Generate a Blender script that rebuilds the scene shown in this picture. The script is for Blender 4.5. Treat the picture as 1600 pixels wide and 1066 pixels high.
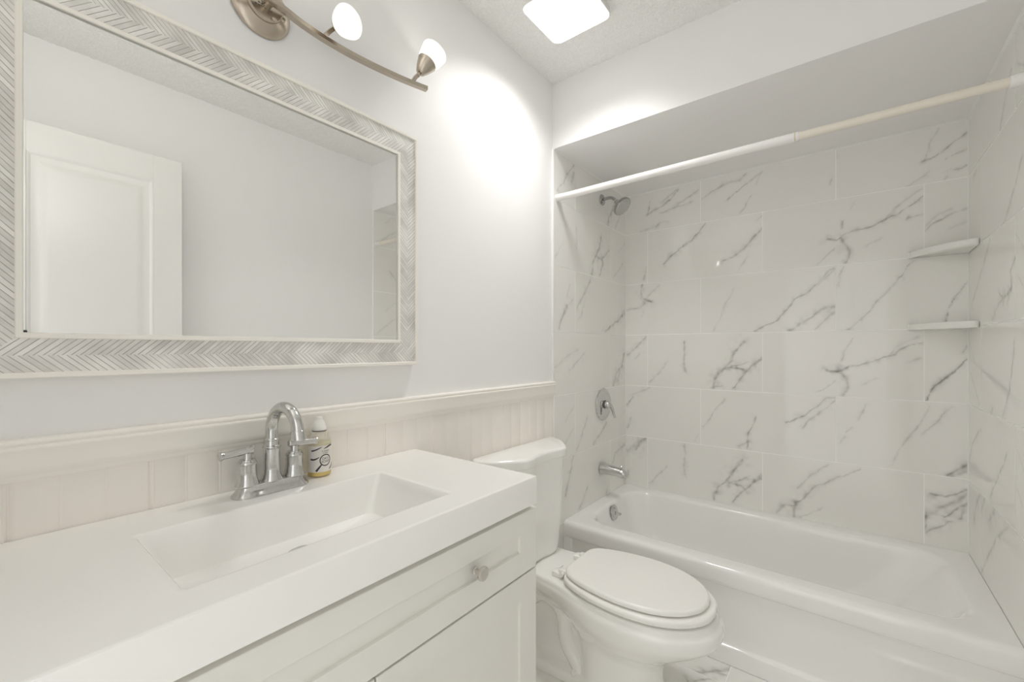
import bpy, bmesh, math, random
import numpy as np
from mathutils import Vector, Matrix

for _o in list(bpy.data.objects):
    bpy.data.objects.remove(_o, do_unlink=True)
SC = bpy.context.scene
COL = SC.collection
PI = math.pi

# ------------------------------------------------------------------ camera, world, exposure
cam_data = bpy.data.cameras.new('camera')
cam_data.sensor_width = 36.0
cam_data.lens = 669.41 / 1600.0 * 36.0
cam_data.shift_y = 12.6 / 1600.0
cam_data.clip_start = 0.02
cam = bpy.data.objects.new('camera', cam_data)
COL.objects.link(cam)
cam.location = (1.1152, -1.7297, 1.2173)
cam.rotation_euler = (PI / 2, 0, 0.6666)
SC.camera = cam

world = bpy.data.worlds.new('world')
SC.world = world
world.use_nodes = True
world.node_tree.nodes['Background'].inputs[0].default_value = (1.0, 0.99, 0.97, 1)
WORLD_STRENGTH = 1.45
HIGH_STRENGTH = 0.1
_nt = world.node_tree                       # light from outside the open doorway, brighter from above than level
_tc = _nt.nodes.new('ShaderNodeTexCoord'); _sp = _nt.nodes.new('ShaderNodeSeparateXYZ')
_mr = _nt.nodes.new('ShaderNodeMapRange'); _mr.interpolation_type = 'SMOOTHSTEP'
_mr.inputs['From Min'].default_value = 0.15; _mr.inputs['From Max'].default_value = 0.60
_mr.inputs['To Min'].default_value = WORLD_STRENGTH; _mr.inputs['To Max'].default_value = WORLD_STRENGTH + HIGH_STRENGTH
_nt.links.new(_tc.outputs['Generated'], _sp.inputs[0]); _nt.links.new(_sp.outputs['Z'], _mr.inputs['Value'])
_nt.links.new(_mr.outputs[0], _nt.nodes['Background'].inputs[1])

SC.view_settings.view_transform = 'Standard'
SC.view_settings.look = 'None'
SC.view_settings.gamma = 1.0
SC.view_settings.use_curve_mapping = False
SC.view_settings.exposure = 0.0
DOWNLIGHT_WATTS = 4.25
CEILING_PANEL_STRENGTH = 1.7     # the square ceiling light
LAMP_STRENGTH = 0.78              # the four frosted shades over the mirror
BULB_STRENGTH = 22.0             # the bulbs, seen through the mouths of the shades
FILL_BULB_STRENGTH = 470.0  # bulbs of the two unseen lamps, boosted far up as added fill light
SC.cycles.max_bounces = 14
SC.cycles.diffuse_bounces = 8
SC.cycles.glossy_bounces = 6
SC.cycles.transmission_bounces = 10
SC.cycles.transparent_max_bounces = 10
SC.cycles.sample_clamp_indirect = 6.0
SC.cycles.caustics_reflective = False
SC.cycles.caustics_refractive = False

# ------------------------------------------------------------------ room dimensions (metres)
XR = 1.51          # right wall
XT = 1.5043        # face of the right tub tiles
XL = 0.0107        # face of the left tub tiles
YB = 0.8306        # face of the back tub tiles
YF = -1.98         # wall behind the camera
ZC = 2.4817        # ceiling
ZS = 2.1729        # underside of the header over the tub
ROW0, PITCH = 0.9906, 0.3137

# ------------------------------------------------------------------ helpers
def link(o):
    COL.objects.link(o)
    return o

def tag(o, label=None, cat=None, group=None, kind=None):
    if label: o['label'] = label
    if cat: o['category'] = cat
    if group: o['group'] = group
    if kind: o['kind'] = kind
    return o

def root(name, loc, label, cat, group=None):
    o = bpy.data.objects.new(name, None)
    o.empty_display_size = 0.05
    o.location = loc
    link(o)
    return tag(o, label, cat, group)

class MB:
    """collects plain vertices and faces, then links them as one mesh object"""
    def __init__(s):
        s.v = []; s.f = []; s.m = []
    def add(s, v, f, mi=0):
        k = len(s.v)
        s.v += [tuple(map(float, p)) for p in v]
        s.f += [tuple(i + k for i in q) for q in f]
        s.m += [mi] * len(f)
        return s
    def box(s, x0, x1, y0, y1, z0, z1, bev=0.0, seg=2, mi=0):
        bm = bmesh.new()
        bmesh.ops.create_cube(bm, size=1.0)
        for p in bm.verts:
            p.co = Vector(((x0 + x1) / 2 + p.co.x * (x1 - x0), (y0 + y1) / 2 + p.co.y * (y1 - y0), (z0 + z1) / 2 + p.co.z * (z1 - z0)))
        if bev > 0:
            bmesh.ops.bevel(bm, geom=list(bm.edges), offset=bev, segments=seg, profile=0.5, affect='EDGES')
        bm.verts.index_update()
        s.add([p.co[:] for p in bm.verts], [[p.index for p in q.verts] for q in bm.faces], mi)
        bm.free()
        return s
    def loft(s, rings, cap0=True, cap1=True, mi=0):
        n = len(rings[0]); v = []; f = []
        for r in rings: v += list(r)
        for k in range(len(rings) - 1):
            for i in range(n):
                j = (i + 1) % n
                f.append((k * n + i, k * n + j, (k + 1) * n + j, (k + 1) * n + i))
        if cap0: f.append(tuple(range(n))[::-1])
        if cap1: f.append(tuple(range((len(rings) - 1) * n, len(rings) * n)))
        return s.add(v, f, mi)
    def lathe(s, prof, origin=(0, 0, 0), axis=(0, 0, 1), n=32, mi=0):
        """prof: (radius, height along the axis)"""
        a = Vector(axis).normalized()
        q = Vector((0, 0, 1)).rotation_difference(a)
        o = Vector(origin); rings = []
        for r, h in prof:
            r = max(r, 1e-5)
            rings.append([o + q @ Vector((r * math.cos(2 * PI * i / n), r * math.sin(2 * PI * i / n), h)) for i in range(n)])
        return s.loft(rings, True, True, mi)
    def tube(s, path, rad, n=20, mi=0, squash=None):
        P = [Vector(p) for p in path]
        R = rad if isinstance(rad, (list, tuple)) else [rad] * len(P)
        T = []
        for i in range(len(P)):
            T.append((P[min(i + 1, len(P) - 1)] - P[max(i - 1, 0)]).normalized())
        up = Vector((0, 0, 1)) if abs(T[0].z) < 0.9 else Vector((1, 0, 0))
        nrm = (up - T[0] * up.dot(T[0])).normalized(); rings = []
        for i in range(len(P)):
            nrm = (nrm - T[i] * nrm.dot(T[i])).normalized()
            b = T[i].cross(nrm)
            sx, sy = squash if squash else (1, 1)
            rings.append([P[i] + (nrm * math.cos(2 * PI * k / n) * sx + b * math.sin(2 * PI * k / n) * sy) * R[i] for k in range(n)])
        return s.loft(rings, True, True, mi)
    def profile(s, prof, a0, a1, fn, mi=0):
        """extrudes a closed 2D profile between a0 and a1; fn(a, p, q) -> point"""
        r0 = [fn(a0, p, q) for p, q in prof]; r1 = [fn(a1, p, q) for p, q in prof]
        return s.loft([r0, r1], True, True, mi)
    def build(s, name, mats, parent=None, angle=35, kind=None, label=None):
        me = bpy.data.meshes.new(name)
        me.from_pydata(s.v, [], s.f)
        mats = mats if isinstance(mats, (list, tuple)) else [mats]
        for m in mats: me.materials.append(m)
        if len(mats) > 1:
            me.polygons.foreach_set('material_index', s.m)
        bm = bmesh.new(); bm.from_mesh(me)
        bmesh.ops.recalc_face_normals(bm, faces=bm.faces)
        bm.to_mesh(me); bm.free()
        if angle:
            me.polygons.foreach_set('use_smooth', [True] * len(me.polygons))
            me.set_sharp_from_angle(angle=math.radians(angle))
        me.update()
        o = bpy.data.objects.new(name, me)
        link(o)
        attach(o, parent)
        if kind: o['kind'] = kind
        if label: o['label'] = label
        return o

def attach(o, parent):
    if parent is not None:
        o.parent = parent
        if parent.type == 'EMPTY':
            o.matrix_parent_inverse = Matrix.Translation(-Vector(parent.location))

def catmull(pts, per=6, closed=False):
    P = [np.array(p, float) for p in pts]; n = len(P); out = []
    rng = range(n) if closed else range(n - 1)
    for i in rng:
        if closed:
            a, b, c, d = P[(i - 1) % n], P[i], P[(i + 1) % n], P[(i + 2) % n]
        else:
            b, c = P[i], P[i + 1]
            a = P[i - 1] if i > 0 else 2 * b - c
            d = P[i + 2] if i + 2 < n else 2 * c - b
        for k in range(per):
            t = k / per
            out.append(0.5 * ((2 * b) + (-a + c) * t + (2 * a - 5 * b + 4 * c - d) * t * t + (-a + 3 * b - 3 * c + d) * t ** 3))
    if not closed: out.append(P[-1])
    return [tuple(p) for p in out]

def resample(pts, n, closed=True):
    P = np.array(pts, float)
    if closed: P = np.vstack([P, P[:1]])
    L = np.r_[0, np.cumsum(np.linalg.norm(np.diff(P, axis=0), axis=1))]
    t = np.linspace(0, L[-1], n + 1)[:-1] if closed else np.linspace(0, L[-1], n)
    return np.stack([np.interp(t, L, P[:, k]) for k in range(P.shape[1])], 1)

def half_outline(half, cy, n=96, per=6):
    """half: (x, half width) from the back centre to the front centre; mirrored about y = cy"""
    c = catmull(half, per)
    c = [(x, max(w, 0)) for x, w in c]
    pts = [(x, cy - w) for x, w in c] + [(x, cy + w) for x, w in reversed(c[1:-1])]
    return resample(pts, n)

def scaled(o2, s, c=None):
    c = o2.mean(0) if c is None else np.array(c)
    return c + (o2 - c) * s

def inset(o2, d):
    """moves a closed outline inward by d"""
    t = np.roll(o2, -1, 0) - np.roll(o2, 1, 0)
    t /= np.linalg.norm(t, axis=1)[:, None] + 1e-9
    nrm = np.stack([t[:, 1], -t[:, 0]], 1)
    c = o2.mean(0)
    if ((o2 - c) * nrm).sum() < 0: nrm = -nrm
    return o2 - nrm * d

def at_z(o2, z):
    return [(p[0], p[1], z) for p in o2]

def slab(mb, o2, z0, z1, r_top=0.006, r_bot=0.003, steps=4, mi=0):
    rings = []
    for k in range(steps + 1):
        a = PI / 2 * k / steps
        rings.append(at_z(inset(o2, r_bot * (1 - math.sin(a))), z0 + r_bot * (1 - math.cos(a))))
    for k in range(steps + 1):
        a = PI / 2 * k / steps
        rings.append(at_z(inset(o2, r_top * (1 - math.cos(a))), z1 - r_top * (1 - math.sin(a))))
    mb.loft(rings, True, True, mi)

def rrect(x0, x1, y0, y1, r, n=12):
    pts = []
    for cx, cy, a0 in ((x1 - r, y1 - r, 0), (x0 + r, y1 - r, PI / 2), (x0 + r, y0 + r, PI), (x1 - r, y0 + r, 1.5 * PI)):
        for k in range(n + 1):
            a = a0 + PI / 2 * k / n
            pts.append((cx + r * math.cos(a), cy + r * math.sin(a)))
    return pts

# ------------------------------------------------------------------ materials
def mat(name, col, rough=0.5, metal=0.0, spec=0.5, bump=None, vary=None, coat=0.0, emit=None, trans=0.0, ior=1.45, alpha=1.0):
    m = bpy.data.materials.new(name)
    m.use_nodes = True
    nt = m.node_tree; b = nt.nodes['Principled BSDF']
    b.inputs['Base Color'].default_value = (*col, 1)
    b.inputs['Roughness'].default_value = rough
    b.inputs['Metallic'].default_value = metal
    b.inputs['Specular IOR Level'].default_value = spec
    b.inputs['IOR'].default_value = ior
    b.inputs['Coat Weight'].default_value = coat
    b.inputs['Coat Roughness'].default_value = 0.05
    b.inputs['Transmission Weight'].default_value = trans
    b.inputs['Alpha'].default_value = alpha
    if emit:
        b.inputs['Emission Color'].default_value = (*emit[0], 1)
        b.inputs['Emission Strength'].default_value = emit[1]
    tc = nt.nodes.new('ShaderNodeTexCoord')
    if vary:
        scale, amt = vary
        nz = nt.nodes.new('ShaderNodeTexNoise'); nz.inputs['Scale'].default_value = scale
        nz.inputs['Detail'].default_value = 4
        mx = nt.nodes.new('ShaderNodeMix'); mx.data_type = 'RGBA'
        mx.inputs[6].default_value = (*[c * (1 - amt) for c in col], 1)
        mx.inputs[7].default_value = (*[min(1, c * (1 + amt)) for c in col], 1)
        nt.links.new(tc.outputs['Object'], nz.inputs['Vector'])
        nt.links.new(nz.outputs['Fac'], mx.inputs[0])
        nt.links.new(mx.outputs[2], b.inputs['Base Color'])
    if bump:
        scale, strength, dist = bump
        nz = nt.nodes.new('ShaderNodeTexNoise'); nz.inputs['Scale'].default_value = scale
        nz.inputs['Detail'].default_value = 5
        bp = nt.nodes.new('ShaderNodeBump'); bp.inputs['Strength'].default_value = strength
        bp.inputs['Distance'].default_value = dist
        nt.links.new(tc.outputs['Object'], nz.inputs['Vector'])
        nt.links.new(nz.outputs['Fac'], bp.inputs['Height'])
        nt.links.new(bp.outputs['Normal'], b.inputs['Normal'])
    return m

M = {}
M['wall'] = mat('wall_paint', (0.875, 0.87, 0.865), 0.45, bump=(180, 0.05, 0.002), vary=(3, 0.012))
M['ceiling'] = mat('popcorn_paint', (0.89, 0.885, 0.86), 0.9, bump=(240, 0.6, 0.006), vary=(150, 0.14))
M['trim'] = mat('cream_trim_paint', (0.90, 0.875, 0.815), 0.35, vary=(6, 0.02))
M['bead'] = mat('cream_bead_paint', (0.88, 0.845, 0.79), 0.45, vary=(9, 0.03))
M['whitetrim'] = mat('white_trim_paint', (0.84, 0.84, 0.82), 0.3, vary=(8, 0.01))
M['grout'] = mat('white_grout', (0.97, 0.965, 0.95), 0.8, vary=(40, 0.03))
M['door'] = mat('white_door_paint', (0.84, 0.84, 0.815), 0.28, vary=(4, 0.01))
M['cabinet'] = mat('white_cabinet_paint', (0.80, 0.79, 0.745), 0.35, vary=(5, 0.01))
M['cultured'] = mat('white_cultured_marble', (0.91, 0.90, 0.875), 0.22, coat=0.3, vary=(4, 0.012))
M['porcelain'] = mat('white_porcelain', (0.90, 0.895, 0.87), 0.08, coat=0.5, vary=(3, 0.008))
M['seat'] = mat('white_seat_enamel', (0.90, 0.89, 0.86), 0.25, coat=0.2, vary=(5, 0.01))
M['tub'] = mat('white_tub_enamel', (0.90, 0.895, 0.875), 0.10, coat=0.4, vary=(3, 0.008))
M['chrome'] = mat('polished_chrome', (0.66, 0.66, 0.65), 0.06, 1.0, vary=(30, 0.02))
M['wornchrome'] = mat('spotted_chrome', (0.60, 0.60, 0.585), 0.10, 1.0, bump=(700, 0.06, 0.0004), vary=(190, 0.16))
M['satin'] = mat('satin_nickel', (0.68, 0.655, 0.615), 0.24, 1.0, vary=(60, 0.05))
M['dullchrome'] = mat('dull_chrome', (0.44, 0.44, 0.43), 0.18, 1.0, vary=(120, 0.12))
M['nickel'] = mat('brushed_nickel', (0.52, 0.46, 0.385), 0.27, 1.0, bump=(600, 0.05, 0.0004), vary=(60, 0.05))
M['mirror'] = mat('mirror_silver', (0.96, 0.965, 0.955), 0.0, 1.0, vary=(2, 0.003))
M['rod'] = mat('white_rod_enamel', (0.86, 0.85, 0.83), 0.25, vary=(8, 0.01))
M['rodcream'] = mat('cream_rod_enamel', (0.80, 0.75, 0.66), 0.3, vary=(8, 0.03))
M['shelf'] = mat('white_ceramic_shelf', (0.84, 0.84, 0.81), 0.12, vary=(8, 0.01))
M['black'] = mat('black_plastic', (0.02, 0.02, 0.02), 0.4, vary=(20, 0.1))
M['dark'] = mat('dark_rubber', (0.10, 0.095, 0.09), 0.5, vary=(20, 0.1))
M['ink'] = mat('brown_black_ink', (0.05, 0.038, 0.045), 0.5, vary=(80, 0.2))
M['label'] = mat('white_paper_label', (0.80, 0.77, 0.72), 0.5, vary=(30, 0.02))
M['cap'] = mat('white_plastic_cap', (0.86, 0.85, 0.81), 0.35, vary=(20, 0.01))
M['bottle'] = mat('clear_plastic', (0.93, 0.92, 0.84), 0.05, vary=(20, 0.01), alpha=0.22)
M['soap'] = mat('amber_soap', (0.80, 0.56, 0.02), 0.08, vary=(20, 0.03), alpha=0.85)
M['amberlight'] = mat('pale_amber_soap', (0.82, 0.73, 0.40), 0.08, vary=(20, 0.03), alpha=0.5)
M['panel'] = mat('lit_panel', (0.9, 0.9, 0.9), 0.5, emit=((1.0, 0.985, 0.96), CEILING_PANEL_STRENGTH), vary=(3, 0.005))
M['shade'] = mat('lit_frosted_glass', (0.9, 0.9, 0.88), 0.3, emit=((1.0, 0.97, 0.86), LAMP_STRENGTH), vary=(30, 0.01))
M['bulb'] = mat('lit_bulb', (0.9, 0.9, 0.9), 0.3, emit=((1.0, 0.97, 0.92), BULB_STRENGTH), vary=(30, 0.01))
M['fillbulb'] = mat('lit_fill_bulb', (0.9, 0.9, 0.9), 0.3, emit=((1.0, 0.97, 0.92), FILL_BULB_STRENGTH), vary=(30, 0.01))
M['stain'] = mat('yellowed_caulk', (0.66, 0.60, 0.46), 0.7, vary=(60, 0.2))

def marble(name):
    m = mat(name, (0.80, 0.795, 0.775), 0.045, spec=0.55)
    nt = m.node_tree; b = nt.nodes['Principled BSDF']
    at = nt.nodes.new('ShaderNodeAttribute'); at.attribute_name = 'vein'
    tc = nt.nodes.new('ShaderNodeTexCoord')
    nz = nt.nodes.new('ShaderNodeTexNoise'); nz.inputs['Scale'].default_value = 5; nz.inputs['Detail'].default_value = 5
    cl = nt.nodes.new('ShaderNodeMix'); cl.data_type = 'RGBA'
    cl.inputs[6].default_value = (0.83, 0.82, 0.79, 1); cl.inputs[7].default_value = (0.87, 0.86, 0.83, 1)
    vn = nt.nodes.new('ShaderNodeTexNoise'); vn.inputs['Scale'].default_value = 22; vn.inputs['Detail'].default_value = 6
    vc = nt.nodes.new('ShaderNodeMix'); vc.data_type = 'RGBA'
    vc.inputs[6].default_value = (0.16, 0.155, 0.135, 1); vc.inputs[7].default_value = (0.26, 0.255, 0.24, 1)
    mx = nt.nodes.new('ShaderNodeMix'); mx.data_type = 'RGBA'
    nt.links.new(tc.outputs['Object'], nz.inputs['Vector']); nt.links.new(nz.outputs['Fac'], cl.inputs[0])
    nt.links.new(tc.outputs['Object'], vn.inputs['Vector']); nt.links.new(vn.outputs['Fac'], vc.inputs[0])
    nt.links.new(cl.outputs[2], mx.inputs[6]); nt.links.new(vc.outputs[2], mx.inputs[7])
    nt.links.new(at.outputs['Fac'], mx.inputs[0]); nt.links.new(mx.outputs[2], b.inputs['Base Color'])
    return m
M['marble'] = marble('marble_look_tile')

def herringbone():
    """chevron slats of bleached wood, drawn from the frame's own UV (metres along, metres across)"""
    m = mat('bleached_herringbone', (0.66, 0.65, 0.61), 0.6)
    nt = m.node_tree; b = nt.nodes['Principled BSDF']; L = nt.links.new
    uv = nt.nodes.new('ShaderNodeUVMap'); sp = nt.nodes.new('ShaderNodeSeparateXYZ')
    L(uv.outputs[0], sp.inputs[0])
    def mth(op, a, c=None, d=None):
        n = nt.nodes.new('ShaderNodeMath'); n.operation = op
        for i, q in enumerate((a, c, d)):
            if q is None: continue
            if isinstance(q, (int, float)): n.inputs[i].default_value = q
            else: L(q, n.inputs[i])
        return n.outputs[0]
    av = mth('ABSOLUTE', sp.outputs['Y'])
    w = mth('ADD', mth('ADD', sp.outputs['X'], mth('MULTIPLY', av, 1.05)), 10.0)
    k = mth('DIVIDE', w, 0.0114)
    half = mth('GREATER_THAN', sp.outputs['Y'], 0.0)
    fr = mth('FRACT', mth('ADD', k, mth('MULTIPLY', half, 0.5)))
    idx = mth('ADD', mth('FLOOR', mth('ADD', k, mth('MULTIPLY', half, 0.5))), mth('MULTIPLY', half, 517.0))
    wn = nt.nodes.new('ShaderNodeTexWhiteNoise'); wn.noise_dimensions = '1D'; L(idx, wn.inputs['W'])
    edge = mth('ABSOLUTE', mth('SUBTRACT', fr, 0.5))
    line = nt.nodes.new('ShaderNodeMapRange'); line.inputs[1].default_value = 0.40; line.inputs[2].default_value = 0.48
    L(edge, line.inputs[0])
    # grain runs along each slat: stretch the noise across it
    cb = nt.nodes.new('ShaderNodeCombineXYZ')
    L(mth('MULTIPLY', fr, 5.0), cb.inputs[0]); L(mth('MULTIPLY', av, 45.0), cb.inputs[1]); L(idx, cb.inputs[2])
    nz = nt.nodes.new('ShaderNodeTexNoise'); nz.inputs['Scale'].default_value = 1.0; nz.inputs['Detail'].default_value = 4
    L(cb.outputs[0], nz.inputs['Vector'])
    tone = mth('ADD', mth('MULTIPLY', wn.outputs['Value'], 0.55), mth('MULTIPLY', nz.outputs['Fac'], 0.6))
    tcw = nt.nodes.new('ShaderNodeTexCoord'); big = nt.nodes.new('ShaderNodeTexNoise')
    big.inputs['Scale'].default_value = 16; big.inputs['Detail'].default_value = 5
    L(tcw.outputs['Object'], big.inputs['Vector'])
    tone = mth('ADD', tone, mth('MULTIPLY', mth('SUBTRACT', big.outputs['Fac'], 0.5), 2.2))
    c1 = nt.nodes.new('ShaderNodeMix'); c1.data_type = 'RGBA'
    c1.inputs[6].default_value = (0.60, 0.585, 0.555, 1); c1.inputs[7].default_value = (0.88, 0.865, 0.835, 1)
    L(tone, c1.inputs[0])
    c2 = nt.nodes.new('ShaderNodeMix'); c2.data_type = 'RGBA'
    c2.inputs[7].default_value = (0.22, 0.205, 0.185, 1)
    L(c1.outputs[2], c2.inputs[6])
    amt = mth('MULTIPLY', line.outputs[0], mth('ADD', 0.35, mth('MULTIPLY', wn.outputs['Value'], 0.5)))
    L(amt, c2.inputs[0]); L(c2.outputs[2], b.inputs['Base Color'])
    bp = nt.nodes.new('ShaderNodeBump'); bp.inputs['Strength'].default_value = 0.5; bp.inputs['Distance'].default_value = 0.002
    L(mth('SUBTRACT', 1.0, line.outputs[0]), bp.inputs['Height']); L(bp.outputs['Normal'], b.inputs['Normal'])
    return m
M['herringbone'] = herringbone()

# ------------------------------------------------------------------ the setting
def structure(mb, name, mats, parent=None, angle=0):
    return mb.build(name, mats, parent, angle=angle, kind='structure')

structure(MB().box(-0.12, 0.0, YF - 0.1, 0.0, -0.1, ZC + 0.1), 'wall_left', M['wall'])
structure(MB().box(XR, XR + 0.12, YF - 0.1, 0.0, -0.1, ZC + 0.1), 'wall_right', M['wall'])
# header over the tub: its face, its underside
structure(MB().box(-0.12, XR + 0.12, 0.0, YB + 0.12, ZS, ZC + 0.1), 'wall_header', M['wall'])
# wall behind the camera with its open doorway
DX0, DX1, DZ = 0.58, 1.40, 2.11
structure(MB().box(0.0, DX0, YF - 0.1, YF, -0.1, ZC + 0.1).box(DX1, XR, YF - 0.1, -1.708, -0.1, ZC + 0.1)
          .box(DX0, DX1, YF - 0.1, YF, DZ, ZC + 0.1), 'wall_front', M['wall'])
structure(MB().box(DX0 - 0.06, DX0, YF, YF + 0.015, 0, DZ + 0.06, 0.003)
          .box(DX0, DX1, YF, YF + 0.015, DZ, DZ + 0.06, 0.003), 'trim_4', M['whitetrim'], angle=30)

# popcorn ceiling: a fine grid with small random bumps
rng = np.random.default_rng(7)
def vnoise(x, y, seed):
    """smooth value noise on arrays"""
    r = np.random.default_rng(seed).random((256, 256))
    xi = np.floor(x).astype(int); yi = np.floor(y).astype(int)
    fx = x - xi; fy = y - yi
    fx = fx * fx * (3 - 2 * fx); fy = fy * fy * (3 - 2 * fy)
    g = lambda a, b: r[a % 256, b % 256]
    return (g(xi, yi) * (1 - fx) + g(xi + 1, yi) * fx) * (1 - fy) + (g(xi, yi + 1) * (1 - fx) + g(xi + 1, yi + 1) * fx) * fy

def grid_mesh(name, mats, xs, ys, place, kind='structure', attr=None):
    X, Y = np.meshgrid(xs, ys, indexing='ij')
    V = place(X, Y).reshape(-1, 3)
    nx, ny = len(xs), len(ys)
    a = (np.arange(nx - 1)[:, None] * ny + np.arange(ny - 1)[None, :]).ravel()
    F = np.stack([a, a + ny, a + ny + 1, a + 1], 1)
    return V, F

xs = np.arange(-0.004, XR + 0.008, 0.0065); ys = np.arange(YF, 0.006, 0.0065)
def place_ceiling(X, Y):
    b = vnoise(X / 0.010, Y / 0.010, 1) ** 2 * 0.6 + vnoise(X / 0.022, Y / 0.022, 2) ** 2 * 0.5
    return np.stack([X, Y, ZC + 0.0015 - 0.0062 * b], -1)
V, F = grid_mesh('ceiling', None, xs, ys, place_ceiling)
mb = MB(); mb.add(V, F[:, ::-1]); mb.box(0.0, XR, YF, 0.0, ZC + 0.02, ZC + 0.1)
o = mb.build('ceiling', M['ceiling'], angle=180, kind='structure')

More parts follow.
